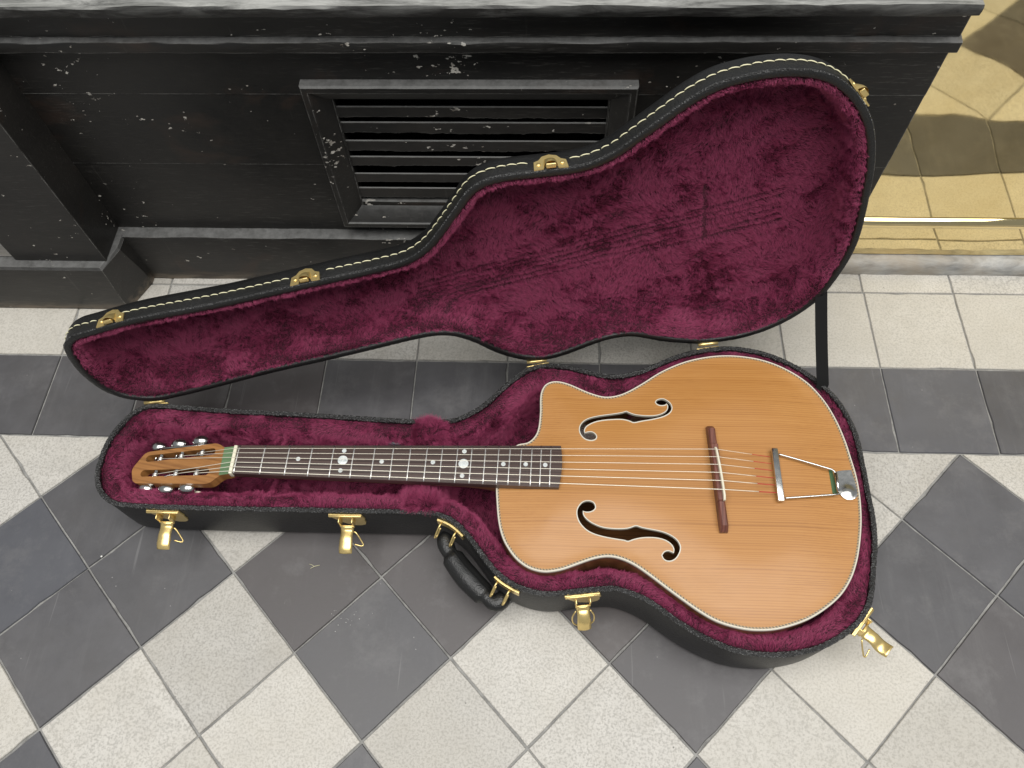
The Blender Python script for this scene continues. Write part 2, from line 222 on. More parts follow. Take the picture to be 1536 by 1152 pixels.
def painted_black(name, seed=0, chips=1.0, base=.014):
    """old black gloss paint on wood: brown wear, clustered chips, rubbed arrises, dust on ledges, bare timber at the foot"""
    m = M(name, rough=.42); v = m.coord(); vo = m.node('ShaderNodeMapping', {'Vector': v, 'Location': (seed*3.1, seed*1.7, seed)}).outputs[0]
    st = lambda s: m.node('ShaderNodeMapping', {'Vector': vo, 'Scale': s}).outputs[0]
    geo = m.node('ShaderNodeNewGeometry'); nrm = geo.outputs['Normal']; nz = m.node('ShaderNodeSeparateXYZ', {0: nrm}).outputs[2]
    n1 = m.noise(vo, 6, 6, .65); col = m.ramp(n1, (.3, (base*.55, base*.55, base*.53)), (.75, (base*1.5, base*1.35, base*1.2)))
    n2 = m.noise(st((.6, 1, 1)), 11, 4, .65, .6); col = m.mix(m.ramp(n2, (.60, g(0)), (.74, g(.6))), col, (.045, .027, .019, 1))
    fl = m.noise(st((.6, 1, 1)), 140, 3, .6); gate = m.noise(vo, 7, 3, .65)
    thr = m.math('SUBTRACT', .725, m.math('MULTIPLY', m.math('SUBTRACT', gate, .5), .80*chips)); chip = m.math('GREATER_THAN', fl, thr)
    dirt = m.noise(vo, 55, 3); ccol = m.ramp(dirt, (.33, (.18, .155, .13)), (.52, (.62, .59, .53)))
    sc_ = m.noise(st((.10, 1, 1)), 420, 4, .65); sg = m.noise(vo, 4, 3)
    col = m.mix(m.math('MULTIPLY', m.ramp(sc_, (.56, g(0)), (.72, g(1))), m.ramp(sg, (.4, g(.05)), (.7, g(.6)))), col, (.12, .115, .105, 1))
    # long thin scratches
    sx = m.noise(st((1, 1, .06)), 120, 2, .5); col = m.mix(m.math('MULTIPLY', m.ramp(sx, (.72, g(0)), (.75, g(1))), .06), col, (.25, .24, .22, 1))
    col = m.mix(chip, col, ccol)
    # rubbed edges
    bv = m.node('ShaderNodeBevel', {'Radius': .0022}, samples=4).outputs[0]
    dt = m.node('ShaderNodeVectorMath', {0: bv, 1: nrm}, operation='DOT_PRODUCT').outputs['Value']
    ew = m.math('MULTIPLY', m.ramp(m.math('SUBTRACT', 1.0, dt), (.03, g(0)), (.16, g(1))), m.ramp(m.noise(st((.35, 1, 1)), 75, 5, .75), (.38, g(0)), (.60, g(1))))
    col = m.mix(ew, col, (.27, .265, .25, 1))
    du = m.math('MULTIPLY', m.ramp(nz, (.45, g(0)), (.85, g(1))), m.ramp(m.noise(vo, 70, 6, .75), (.25, g(.25)), (.7, g(1))))
    col = m.mix(du, col, (.150, .150, .147, 1))
    z = m.node('ShaderNodeSeparateXYZ', {0: v}).outputs[2]; ft = m.math('SUBTRACT', 1.0, m.math('DIVIDE', z, .022), clamp=True)
    fw = m.math('MULTIPLY', ft, m.ramp(m.noise(st((.15, 1, 1)), 90, 5, .7), (.40, g(0)), (.62, g(1)))); col = m.mix(fw, col, (.16, .125, .09, 1))
    m.set('Base Color', col)
    m.set('Roughness', m.math('ADD', .33, m.math('ADD', m.math('MULTIPLY', n1, .22), m.math('MULTIPLY', du, .35))))
    h = m.math('ADD', m.math('MULTIPLY', n1, .8), m.math('SUBTRACT', m.math('MULTIPLY', m.noise(st((.3, 1, 1)), 90, 5, .65), .35), m.math('MULTIPLY', chip, .4)))
    m.bump(h, .0014, .8); return m.m
def leather(name, base=.009, scale=520, strength=.55, rough=.42, dist=.0009):
    m = M(name, g(base), rough); v = m.coord()
    vo = m.node('ShaderNodeTexVoronoi', {'Vector': v, 'Scale': scale}).outputs['Distance']; n = m.noise(v, scale*.6, 4)
    big = m.noise(v, 14, 4); m.set('Base Color', m.ramp(big, (.3, g(base*.75)), (.8, g(base*1.5))))
    m.set('Roughness', m.math('ADD', rough-.06, m.math('MULTIPLY', big, .16)))
    m.bump(m.math('ADD', vo, n), dist, strength); return m.m
def metal(name, col, rough=.2, wob=.25, scale=60, met=1.0):
    m = M(name, col, rough, met); v = m.coord(); n = m.noise(v, scale, 4)
    m.set('Roughness', m.math('ADD', rough*.6, m.math('MULTIPLY', m.noise(v, 180, 4), rough*.9))); m.bump(n, .0004, wob); return m.m
MAT = {}
MAT['plinth'] = painted_black('black_painted_wood', 0, .85)
MAT['plinth_worn'] = painted_black('black_painted_wood_worn', 4, 1.0, .018)
MAT['dusty'] = painted_black('black_paint_under_dust', 9, 1.1, .030)
MAT['leather'] = leather('black_grained_vinyl')
MAT['trim'] = leather('black_beaded_trim', .045, 420, 1.0, .22, .003)
MAT['grip'] = leather('black_moulded_grip', .012, 600, .35, .33)
MAT['strap'] = M('black_webbing', g(.009), .85, Specular_IOR_Level=.15).m
MAT['gold'] = metal('brass_plated_steel', (.84, .64, .27, 1), .30, .3, 60, .82)
MAT['steel'] = metal('nickel_steel', (.62, .62, .60, 1), .2, .2)
MAT['wire'] = metal('fret_wire', (.88, .87, .84, 1), .34, .1)
MAT['string'] = M('bronze_string', (.86, .81, .68, 1), .38, .45).m
MAT['red'] = M('red_silk_wrap', (.45, .05, .035, 1), .7).m
MAT['ivory'] = M('ivory_binding', (.62, .58, .49, 1), .35).m
MAT['bone'] = M('bone', (.70, .66, .52, 1), .4).m
MAT['stitch'] = M('cream_thread', (.72, .68, .45, 1), .7).m
MAT['felt'] = M('green_felt', (.06, .115, .05, 1), .9).m
MAT['greenpaint'] = M('green_headstock_band', (.12, .20, .10, 1), .45).m
MAT['cavity'] = M('dark_cavity', g(.004), .9).m
MAT['capo'] = M('grey_plastic', (.06, .07, .085, 1), .4).m
MAT['twig'] = M('dry_straw', (.5, .47, .32, 1), .7).m
MAT['crumb'] = M('white_crumb', (.75, .74, .7, 1), .8).m
m = M('mother_of_pearl', (.62, .66, .66, 1), .22); v = m.coord(); m.set('Base Color', m.ramp(m.noise(v, 260, 3, .6, 2), (.3, (.42, .48, .50)), (.7, (.78, .78, .74)))); MAT['pearl'] = m.m
def wood(name, stops, axis_ang, lines=900, stretch=.02, rough=.34, coat=.35, bump=.15, marks=False, rings=3.6):
    m = M(name, rough=rough, Coat_Weight=coat, Coat_Roughness=.18)
    v0 = m.coord(rot=(0, 0, -axis_ang)); v = m.node('ShaderNodeMapping', {'Vector': v0, 'Scale': (stretch, 1, 1)}).outputs[0]
    wob = m.noise(m.node('ShaderNodeMapping', {'Vector': v0, 'Scale': (.25, 1, 1)}).outputs[0], 7, 3)
    vv = m.node('ShaderNodeVectorMath', {0: v, 1: m.node('ShaderNodeCombineXYZ', {0: 0.0, 1: m.math('MULTIPLY', m.math('SUBTRACT', wob, .5), .012), 2: 0.0}).outputs[0]}, operation='ADD').outputs[0]
    n = m.noise(vv, lines, 3, .5); fine = m.noise(vv, lines*3.2, 2, .5); broad = m.noise(vv, lines*.10, 3)
    yv = m.node('ShaderNodeSeparateXYZ', {0: vv}).outputs[1]
    sp = m.noise(m.node('ShaderNodeCombineXYZ', {0: 0.0, 1: yv, 2: 0.0}).outputs[0], 60, 3)
    ringy = m.math('SINE', m.math('ADD', m.math('MULTIPLY', yv, lines*rings), m.math('MULTIPLY', sp, 26.0)))
    late = m.math('POWER', m.math('ADD', m.math('MULTIPLY', ringy, .5), .5), 2.2)
    n = m.math('ADD', m.math('MULTIPLY', n, .55), m.math('SUBTRACT', .43, m.math('MULTIPLY', late, .38)))
    f = m.math('ADD', m.math('MULTIPLY', n, .55), m.math('ADD', m.math('MULTIPLY', fine, .15), m.math('MULTIPLY', broad, .30)))
    col = m.ramp(f, *stops)
    if marks:
        d = m.noise(m.node('ShaderNodeMapping', {'Vector': v0, 'Scale': (.45, 1, 1)}).outputs[0], 130, 2); gate = m.noise(v0, 16, 2)
        k = m.math('GREATER_THAN', d, m.math('SUBTRACT', .86, m.math('MULTIPLY', m.math('SUBTRACT', gate, .5), .5)))
        col = m.mix(m.math('MULTIPLY', k, .6), col, (.58, .36, .16, 1))
        tone = m.noise(v0, 3.2, 3); col = m.mix(m.ramp(tone, (.35, g(0)), (.7, g(.35))), col, (.43, .215, .072, 1))
    m.set('Base Color', col); m.set('Roughness', m.math('ADD', rough-.05, m.math('MULTIPLY', m.noise(v0, 25, 4), .14)))
    m.bump(f, .0004, bump); return m.m
AX = math.atan2(-DATA['haxis'][1], -DATA['haxis'][0])
MAT['top'] = wood('cedar_top', ((.24, (.19, .070, .014)), (.40, (.335, .142, .030)), (.54, (.40, .178, .042)), (.72, (.45, .218, .060))), AX, 900, .012, .42, .14, .16, True, 2.2)
MAT['side'] = wood('mahogany', ((.3, (.11, .045, .015)), (.7, (.26, .115, .04))), AX, 260, .04, .35)
MAT['head'] = wood('walnut_headstock', ((.3, (.20, .085, .024)), (.7, (.36, .165, .050))), AX-.25, 160, .05, .36)
MAT['board'] = wood('rosewood', ((.3, (.024, .014, .012)), (.7, (.075, .045, .037))), AX, 420, .03, .38, .2)
MAT['bridge'] = wood('rosewood_bridge', ((.3, (.07, .022, .016)), (.7, (.18, .065, .045))), AX+1.45, 300, .04, .42, .15)
m = M('purfling', rough=.4); u = m.node('ShaderNodeSeparateXYZ', {0: m.node('ShaderNodeTexCoord').outputs['UV']})
ph = m.math('ADD', u.outputs[0], m.math('MULTIPLY', u.outputs[1], .35)); fr = m.math('FRACT', ph)
m.set('Base Color', m.mix(m.math('GREATER_THAN', fr, .5), (.10, .085, .065, 1), (.40, .29, .15, 1))); MAT['purf'] = m.m
# plush
m = M('burgundy_plush_backing', (.030, .003, .010, 1), .95); MAT['plush_base'] = m.m
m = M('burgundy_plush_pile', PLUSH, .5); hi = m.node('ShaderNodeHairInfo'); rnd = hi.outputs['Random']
tip = m.ramp(hi.outputs['Intercept'], (0, tuple(c*.30 for c in PLUSH[:3])), (.55, PLUSH), (1, tuple(c*1.35 for c in PLUSH[:3])))  # roots darkened, tips lightened in colour: painted shade and light within the pile
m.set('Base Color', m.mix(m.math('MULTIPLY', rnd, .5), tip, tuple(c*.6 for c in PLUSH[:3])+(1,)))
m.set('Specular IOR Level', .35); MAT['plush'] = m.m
# tiles
def tile_mat(name, cA, cB, speck, rough, light):
    m = M(name, rough=rough); v = m.coord(rand=True)
    oi = m.node('ShaderNodeObjectInfo').outputs['Random']
    n = m.noise(v, 22, 6, .65); fine = m.noise(v, 330, 4, .75); mid = m.noise(v, 90, 4, .6)
    col = m.mix(m.ramp(n, (.3, g(0)), (.72, g(1))), cA, cB)
    if light:
        col = m.mix(m.math('MULTIPLY', m.ramp(fine, (.40, g(1)), (.53, g(0))), .62), col, speck)
        col = m.mix(m.math('MULTIPLY', m.ramp(mid, (.60, g(0)), (.75, g(1))), .25), col, (.60, .585, .54, 1))
        vo = m.node('ShaderNodeTexVoronoi', {'Vector': v, 'Scale': 55.0}); pits = m.math('LESS_THAN', vo.outputs['Distance'], .055)
        sel = m.math('GREATER_THAN', m.noise(v, 30, 1), .58); col = m.mix(m.math('MULTIPLY', m.math('MULTIPLY', pits, sel), .75), col, (.08, .075, .07, 1))
        m.bump(m.math('ADD', fine, m.math('MULTIPLY', mid, .5)), .0007, .35)
    else:
        sm = m.noise(m.node('ShaderNodeMapping', {'Vector': v, 'Rotation': (0, 0, .7), 'Scale': (1, .12, 1)}).outputs[0], 40, 5, .7)
        col = m.mix(m.math('MULTIPLY', m.ramp(sm, (.55, g(0)), (.8, g(1))), .35), col, speck)
        vo = m.node('ShaderNodeTexVoronoi', {'Vector': v, 'Scale': 60.0}); pits = m.math('LESS_THAN', vo.outputs['Distance'], .045)
        sel = m.math('GREATER_THAN', m.noise(v, 24, 1), .60); col = m.mix(m.math('MULTIPLY', m.math('MULTIPLY', pits, sel), .6), col, (.42, .41, .40, 1))
        m.bump(m.math('ADD', m.math('MULTIPLY', fine, .5), n), .0007, .22)
    wv = m.coord(); big = m.noise(wv, 3.1, 5, .7); streak = m.noise(m.node('ShaderNodeMapping', {'Vector': v, 'Rotation': (0, 0, .5), 'Scale': (1, .03, 1)}).outputs[0], 170, 2, .5)
    hue = m.node('ShaderNodeMath', {0: m.math('MULTIPLY', oi, 7.31)}, operation='FRACT').outputs[0]
    if light:
        col = m.mix(m.ramp(big, (.42, g(0)), (.75, g(.55))), col, (.40, .37, .31, 1)); col = m.mix(m.math('MULTIPLY', m.ramp(hue, (.5, g(0)), (1, g(1))), .35), col, (.47, .44, .375, 1))
        col = m.mix(m.math('MULTIPLY', m.ramp(m.noise(v, 9, 5, .7), (.55, g(0)), (.75, g(1))), .22), col, (.30, .29, .27, 1))
    else:
        col = m.mix(m.ramp(big, (.45, g(0)), (.72, g(.45))), col, (.100, .094, .091, 1)); col = m.mix(m.ramp(hue, (.7, g(0)), (1, g(.6))), col, (.066, .052, .047, 1)); col = m.mix(m.ramp(hue, (.0, g(.55)), (.35, g(0))), col, (.082, .087, .104, 1))
        col = m.mix(m.math('MULTIPLY', m.ramp(m.noise(v, 12, 6, .75), (.52, g(0)), (.72, g(1))), .4), col, (.17, .165, .165, 1))
    col = m.mix(m.math('MULTIPLY', m.ramp(streak, (.70, g(0)), (.76, g(1))), .18), col, (.35, .345, .34, 1) if not light else (.3, .29, .27, 1))
    var = m.math('ADD', .88, m.math('MULTIPLY', oi, .22)); col = m.mix(1.0, col, m.node('ShaderNodeCombineColor', {0: var, 1: var, 2: var}).outputs[0], 'MULTIPLY')
    m.set('Base Color', col); m.set('Roughness', m.math('ADD', rough-.1, m.math('MULTIPLY', n, .22))); return m.m
MAT['tile_light'] = tile_mat('pale_stone_tile', (.455, .436, .40, 1), (.545, .525, .487, 1), (.24, .228, .205, 1), .62, True)
MAT['tile_dark'] = tile_mat('slate_grey_tile', (.068, .066, .070, 1), (.096, .094, .100, 1), (.16, .158, .16, 1), .46, False)
m = M('grout', rough=.95); v = m.coord(); m.set('Base Color', m.ramp(m.noise(v, 60, 5, .7), (.3, (.16, .157, .15)), (.7, (.32, .315, .30)))); m.bump(m.noise(v, 500, 3), .001, .5); MAT['grout'] = m.m
m = M('polished_brass', (.80, .64, .33, 1), .1, 1.0); v = m.coord(); n = m.noise(v, 5, 2); n2 = m.noise(v, 70, 4); st = m.noise(v, 14, 5, .7)
m.set('Base Color', m.mix(m.ramp(st, (.45, g(0)), (.8, g(.5))), (.90, .75, .42, 1), (.74, .58, .27, 1)))
m.set('Roughness', m.math('ADD', .015, m.math('MULTIPLY', n2, .045))); m.bump(m.math('ADD', n, m.math('MULTIPLY', n2, .004)), .0035, .25); MAT['brass'] = m.m
m = M('worn_stone', rough=.6); v = m.coord(); n = m.noise(m.node('ShaderNodeMapping', {'Vector': v, 'Scale': (.3, 1, 1)}).outputs[0], 45, 6, .7, .6); n2 = m.noise(v, 16, 4)
m.set('Base Color', m.mix(m.ramp(n2, (.35, g(0)), (.7, g(.8))), m.ramp(n, (.3, (.16, .165, .165)), (.55, (.42, .42, .41)), (.75, (.62, .62, .60))), (.30, .25, .19, 1))); m.bump(n, .002, .6); MAT['stone'] = m.m
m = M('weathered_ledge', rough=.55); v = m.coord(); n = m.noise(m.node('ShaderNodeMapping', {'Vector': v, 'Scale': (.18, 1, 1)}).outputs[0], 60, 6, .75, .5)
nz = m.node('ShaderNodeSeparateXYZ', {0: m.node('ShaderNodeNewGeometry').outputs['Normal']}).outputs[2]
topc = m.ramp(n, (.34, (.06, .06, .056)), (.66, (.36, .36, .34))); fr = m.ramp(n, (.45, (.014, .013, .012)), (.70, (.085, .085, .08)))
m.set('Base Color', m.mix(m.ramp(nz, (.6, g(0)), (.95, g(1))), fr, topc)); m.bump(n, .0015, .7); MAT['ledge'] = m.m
# ------------------------------------------------------------------ floor
T = DATA['tile']
BT, BL, BD = T['by'], T['by']+T['hl'], T['by']-T['hd']          # y of: dark/light joint, back of light row, front of dark row
floor = mesh('floor', [(-1.9, -.8, -.0026), (1.9, -.8, -.0026), (1.9, .9, -.0026), (-1.9, .9, -.0026)], [(0, 1, 2, 3)], MAT['grout'], smooth=False)
tag(floor, kind='structure')
def clip(poly, axis, val, keep_less):
    out = []
    for i in range(len(poly)):
        a, b = poly[i], poly[(i+1) % len(poly)]; ia, ib = (a[axis] <= val) == keep_less, (b[axis] <= val) == keep_less
        if ia: out.append(a)
        if ia != ib:
            t = (val-a[axis])/(b[axis]-a[axis]); out.append(a+t*(b-a))
    return out
def tile(poly, light, gap=.0010):
    P = np.array(poly); a = .5*np.sum(P[:, 0]*np.roll(P[:, 1], -1)-np.roll(P[:, 0], -1)*P[:, 1])
    if abs(a) < 4e-4: return
    if a < 0: P = P[::-1]
    n = len(P); Q = []
    for i in range(n):     # inset each edge by the joint
        p0, p1, p2 = P[i-1], P[i], P[(i+1) % n]; d1 = (p1-p0)/np.linalg.norm(p1-p0); d2 = (p2-p1)/np.linalg.norm(p2-p1)
        n1, n2 = np.array([-d1[1], d1[0]]), np.array([-d2[1], d2[0]])
        A = np.array([n1, n2]); g1, g2 = gap*rng.uniform(.6, 1.5), gap*rng.uniform(.6, 1.5)
        Q.append(np.linalg.solve(A, [n1 @ p1+g1, n2 @ p1+g2]))
    R = []
    for i in range(n):     # slightly ragged, worn arrises
        a_, b_ = Q[i], Q[(i+1) % n]; L = np.linalg.norm(b_-a_); k = max(2, int(L/.016)); nn = np.array([-(b_-a_)[1], (b_-a_)[0]])/L
        for j in range(k):
            t = j/k; w = rng.uniform(0, .0005) if j else .0006
            if j and rng.random() < .05: w += rng.uniform(.0006, .0018)
            R.append(a_+(b_-a_)*t+nn*w)
    R = np.array(R); cc = R.mean(0); z = rng.uniform(-.0004, .0003); tx, ty = rng.normal(0, .0011, 2)
    def ring(off, zz):
        d = cc-R; d /= np.linalg.norm(d, axis=1)[:, None]; q = R+d*off
        return np.column_stack([q, zz+z+(q-cc) @ np.array([tx, ty])])
    v, f = loft([ring(0, -.006), ring(0, -.0010), ring(.0009, 0)], True, False, True)
    mesh('tile', v, f, MAT['tile_light' if light else 'tile_dark'], floor, smooth=.5)
for r0, r1, lt in ((BD, BT, False), (BT, BL, True), (BL, BL+.062, True)):
    for c in range(-9, 9):
        x0 = T['bx']+c*T['w']; tile([np.array(q) for q in ((x0, r0), (x0+T['w'], r0), (x0+T['w'], r1), (x0, r1))], lt)
ca, sa = math.cos(T['ang']), math.sin(T['ang']); A_ = T['s']*np.array([ca, -sa]); B_ = T['s']*np.array([sa, ca]); O_ = np.array([T['dx'], T['dy']])
for i in range(-9, 14):
    for j in range(-9, 14):
        o = O_+i*A_+j*B_; poly = [o, o+A_, o+A_+B_, o+B_]; c = o+.5*(A_+B_)
        if c[0] < -1.25 or c[0] > 1.25 or c[1] < -.5 or c[1] > BD+.11: continue
        poly = clip(poly, 1, BD, True)
        if len(poly) < 3: continue
        k = (i-j) % 4; lt = True if k == 1 else False if k == 3 else (i % 2 == 0) == (k == 0)
        tile(poly, lt)

# ------------------------------------------------------------------ black painted shop-front base
YP = .792
def profile_x(name, prof, x0, x1, m, parent, seg=40, wob=.0004, smooth=.6):
    """closed (y,z) profile swept along x, slightly uneven"""
    prof = np.asarray(prof, float); xs = np.linspace(x0, x1, seg); rings = []
    for x in xs: rings.append(np.column_stack([np.full(len(prof), x), prof+rng.normal(0, wob, prof.shape)*[1, 1]]))
    v, f = loft(rings, True, True, True); return mesh(name, v, f, m, parent, smooth=smooth)
plinth = thing('shopfront_plinth', (-.1, YP, 0), 'black painted wooden shopfront base with chipped mouldings behind the open case', 'shopfront')
XL, XR = -.6812, .4645
VX0, VX1, VZ0, VZ1 = -.3095, .1105, .1303, .392
prof_ = {.107: .0018, .246: .0009, .369: -.0001}
def plank(x0, x1, z0, z1, m=MAT['plinth']):
    dy = prof_.get(round(z0, 3), 0); mesh('plank', *box(x0, x1, YP+dy, YP+.02, z0, z1), m, plinth, smooth=False)
OX0, OX1, OZ0, OZ1 = -.276, .078, .170, .356       # vent opening
plank(XL, OX0, .1066, .2456); plank(XL, OX0, .2459, .3687); plank(OX1, XR, .1066, .2456); plank(OX1, XR, .2459, .3687)
plank(XL, XR, .3690, .4560); plank(OX0+.0005, OX1-.0005, .1066, OZ0)
mesh('backing', *box(XL, XR, YP+.0202, YP+.024, .0, .106), MAT['cavity'], plinth, smooth=False)
profile_x('skirting', [(YP-.001, .0), (YP-.0185, .0), (YP-.0185, .1015), (YP-.0165, .1053), (YP-.001, .1064), (YP+.02, .1064), (YP+.02, 0)], XL, XR, MAT['plinth_worn'], plinth)
profile_x('moulding', [(YP+.002, .4398), (.780, .4398), (.7775, .4415), (.777, .445), (.777, .4542), (.7778, .4556), (.7865, .4566), (YP+.002, .4575)], XL-.02, XR+.0015, MAT['plinth'], plinth)
profile_x('fascia', [(.785, .4577), (.785, .4955), (.80, .4955), (.80, .4577)], XL-.02, XR-.001, MAT['plinth'], plinth)
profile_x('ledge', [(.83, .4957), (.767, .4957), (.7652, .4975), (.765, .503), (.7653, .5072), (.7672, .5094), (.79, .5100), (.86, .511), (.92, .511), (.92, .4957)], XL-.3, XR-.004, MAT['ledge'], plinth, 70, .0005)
# pilaster at the left
pil = thing('pilaster', (-.75, .73, 0), 'black painted pilaster with chipped corner and skirting at the far left', 'pilaster')
mesh('shaft', *bev_box((-.823, .7255, .1064), (-.678, .83, .4385), .002, 2), MAT['plinth_worn'], pil, smooth=False)
def skirt_block():
    fl = np.array([(-.97, .7088), (-.6865, .7088), (-.6620, .762), (-.6600, .84), (-.97, .84)]); tp = np.array([(-.97, .7105), (-.6830, .7105), (-.6665, .752), (-.6655, .84), (-.97, .84)])
    r = [np.column_stack([fl, np.full(5, 0)]), np.column_stack([fl, np.full(5, .03)]), np.column_stack([tp, np.full(5, .1020)]), np.column_stack([tp*[1, 1]+[[0, .003], [-.003, .003], [-.003, .001], [-.003, 0], [0, 0]], np.full(5, .1062)])]
    return loft(r, True, False, True)
mesh('skirting_block', *skirt_block(), MAT['plinth_worn'], pil, smooth=False)
lp = thing('stone_jamb', (-.9, .74, 0), 'pale stone jamb left of the pilaster at the frame edge', 'jamb')
mesh('block', *bev_box((-1.05, .732, .1064), (-.8245, .80, .46), .002, 1), MAT['stone'], lp, smooth=False)
# ventilation grille
vent = bpy.data.objects.new('vent_grille', None); link(vent, plinth)
vent['label'] = 'louvred ventilation grille with dusty slats'
FD = .015
def rail(name, p0, p1, inw):
    """mitred frame rail: runs from p0 to p1 (x,z) on the panel, inw = direction to the opening"""
    p0, p1, inw = np.array(p0, float), np.array(p1, float), np.array(inw, float); d = (p1-p0)/np.linalg.norm(p1-p0)
    prof = [(0, .0), (0, -.012), (.0015, -FD), (.009, -FD), (.0105, -FD+.002), (.026, -.004), (.034, .004), (.034, .018)]   # (inward, y)
    rings = []
    for e, s in ((p0, 1), (p1, -1)):
        R = []
        for w, y in prof: q = e+inw*w+d*s*w; R.append((q[0], YP+y, q[1]))
        rings.append(np.array(R))
    v, f = loft(rings, False); mesh(name, v, f, MAT['plinth_worn'], vent, smooth=.4)
rail('frame_rail', (VX0, VZ1), (VX1, VZ1), (0, -1)); rail('frame_rail', (VX0, VZ0), (VX1, VZ0), (0, 1))
rail('frame_rail', (VX0, VZ0), (VX0, VZ1), (1, 0)); rail('frame_rail', (VX1, VZ0), (VX1, VZ1), (-1, 0))
for zt in (.3455, .3195, .2875, .2580, .2255, .1965):
    n = 140; xs = np.linspace(OX0-.002, OX1+.002, n); prof = np.array([(.0065, 0), (.0085, -.0005), (.0105, -.0165), (.0085, -.0185), (.024, .006), (.022, .0075)])
    prof = np.array([(.0045, -.0008), (.0040, -.0170), (.0060, -.0190), (.032, -.043), (.034, -.030), (.0062, 0)])
    rag = np.cumsum(rng.normal(0, .0009, n)); rag -= np.linspace(rag[0], rag[-1], n); rings = []
    for x, q in zip(xs, rag):
        pr_ = prof.copy(); pr_[1:3, 1] += np.clip(q*.5, -.002, .001)+rng.normal(0, .0003)
        rings.append(np.column_stack([np.full(6, x), YP+pr_[:, 0], zt+pr_[:, 1]]))
    v, f = loft(rings, True, True, True); mesh('slat', v, f, MAT['dusty'], vent, smooth=.5)
v, f = join([box(OX0-.01, OX1+.01, YP+.075, YP+.078, .12, .40), box(OX0-.01, OX1+.01, YP+.022, YP+.075, .115, .12), box(OX0-.01, OX1+.01, YP+.022, YP+.075, .40, .405), box(OX0-.013, OX0-.01, YP+.022, YP+.075, .12, .40), box(OX1+.01, OX1+.013, YP+.022, YP+.075, .12, .40)])
mesh('duct', v, f, MAT['cavity'], vent, smooth=False)

# ------------------------------------------------------------------ brass panel and stone step on the right
brass = thing('brass_panel', (.8, .82, .03), 'polished brass panel mirroring the tiled floor, right of the black shopfront', 'brass panel')
def sheet(name, z0, z1, y, th=.002):
    xs = np.linspace(XR+.001, 1.45, 40); zs = np.linspace(z0, z1, 10); nz = Noise([(.35, .0006), (.12, .00015)], 5)
    V = [(x, y+float(nz(np.array([[x, 0, z]]))[0, 0]), z) for z in zs for x in xs]; n = len(xs); F = [(k*n+i, k*n+i+1, (k+1)*n+i+1, (k+1)*n+i) for k in range(len(zs)-1) for i in range(n-1)]
    b = len(V); V += [(x, y+.004, z) for x, z in ((xs[0], z0), (xs[-1], z0), (xs[-1], z1), (xs[0], z1))]; F.append((b, b+3, b+2, b+1))
    return mesh(name, V, F, MAT['brass'], brass)
sheet('upper_sheet', .1105, .62, .8225)
profile_x('ridge', [(.824, .1115), (.8185, .110), (.8150, .1065), (.8138, .102), (.8140, .0985), (.8150, .0962), (.8190, .0952), (.824, .0952)], XR+.001, 1.45, MAT['brass'], brass, 30, .00015)
sheet('lower_sheet', .030, .0950, .8180)
step = thing('stone_step', (.8, .81, 0), 'worn grey stone threshold strip under the brass panel', 'step')
profile_x('kerb', [(.90, -.004), (.7985, -.004), (.7975, .012), (.7995, .0215), (.805, .0262), (.822, .0282), (.90, .0285)], XR+.0008, 1.5, MAT['stone'], step, 90, .0006, 1.0)
# ------------------------------------------------------------------ guitar case
ZR = .098
case = thing('guitar_case', (-.05, .38, 0), 'open black hard guitar case lined with burgundy plush, lying on the tiles', 'guitar case')
NR = 420
rim = outline(DATA['rim'], NR); rimN = normals2(rim)
body = outline(DATA['body'], 360, 1); bodyN = normals2(body)
gd = dist_to(rim, body)                                           # room between the rim and the guitar
def rr(off, z, P=None, N=None):
    P, N = (rim, rimN) if P is None else (P, N)
    return np.column_stack([P+N*(np.asarray(off)[:, None] if np.ndim(off) else off), np.broadcast_to(z, (len(P),))])
v, f = loft([rr(.012, .002), rr(.006, .003), rr(.0018, .0065), rr(.0004, .012), rr(0, .03), rr(0, .0935), rr(.0012, .0955), rr(.0045, .0955), rr(.0055, .09), rr(.0060, .02)], True, True, False)
base = mesh('base_shell', v, f, MAT['leather'], case)
def bead(P3, Nn3, Up3, r, name, parent, amp=.18):
    """beaded rim trim: a small tube with a knurled surface"""
    n = len(P3); rings = []; th = np.arange(10)*2*np.pi/10
    for i in range(n):
        q = r*(1+amp*rng.uniform(-1, 1, 10)); rings.append(P3[i]+(q*np.cos(th))[:, None]*Nn3[i]+(q*.62*np.sin(th))[:, None]*Up3)
    rings.append(rings[0]); v, f = loft(rings); return mesh(name, v, f, MAT['trim'], parent)
dn = outline(DATA['rim'], 1500); dN = normals2(dn)
bead(np.column_stack([dn+dN*.0028, np.full(1500, .0962)]), np.column_stack([dN, np.zeros(1500)]), np.array([0, 0, 1.]), .0034, 'rim_trim', case, .13)
# --- lining of the base
lim = np.clip(gd-.001, .009, .027)
for _ in range(6): lim = .25*np.roll(lim, 1)+.5*lim+.25*np.roll(lim, -1)
k = lim/.027
rings = [rr(.0058, .0880), rr(.0068, .0905), rr(.0064+.008*k, .0918), rr(.0060+.015*k, .0905), rr(.0058+.019*k, .086), rr(.0058+.021*k, .07), rr(.0058+.0215*k, .035), rr(.0058+.026*k, .017)]
v, f = loft(rings); bot = rings[-1][:, :2]
fv, ff = fill(bot, (), .02, .004); o = len(v)
v = list(v)+[(x, y, .0145) for x, y in fv]; f = list(f)+[tuple(int(i)+o for i in t) for t in ff]
lining = mesh('base_lining', v, f, MAT['plush_base'], case)
lining['label'] = 'burgundy plush lining of the lower half'
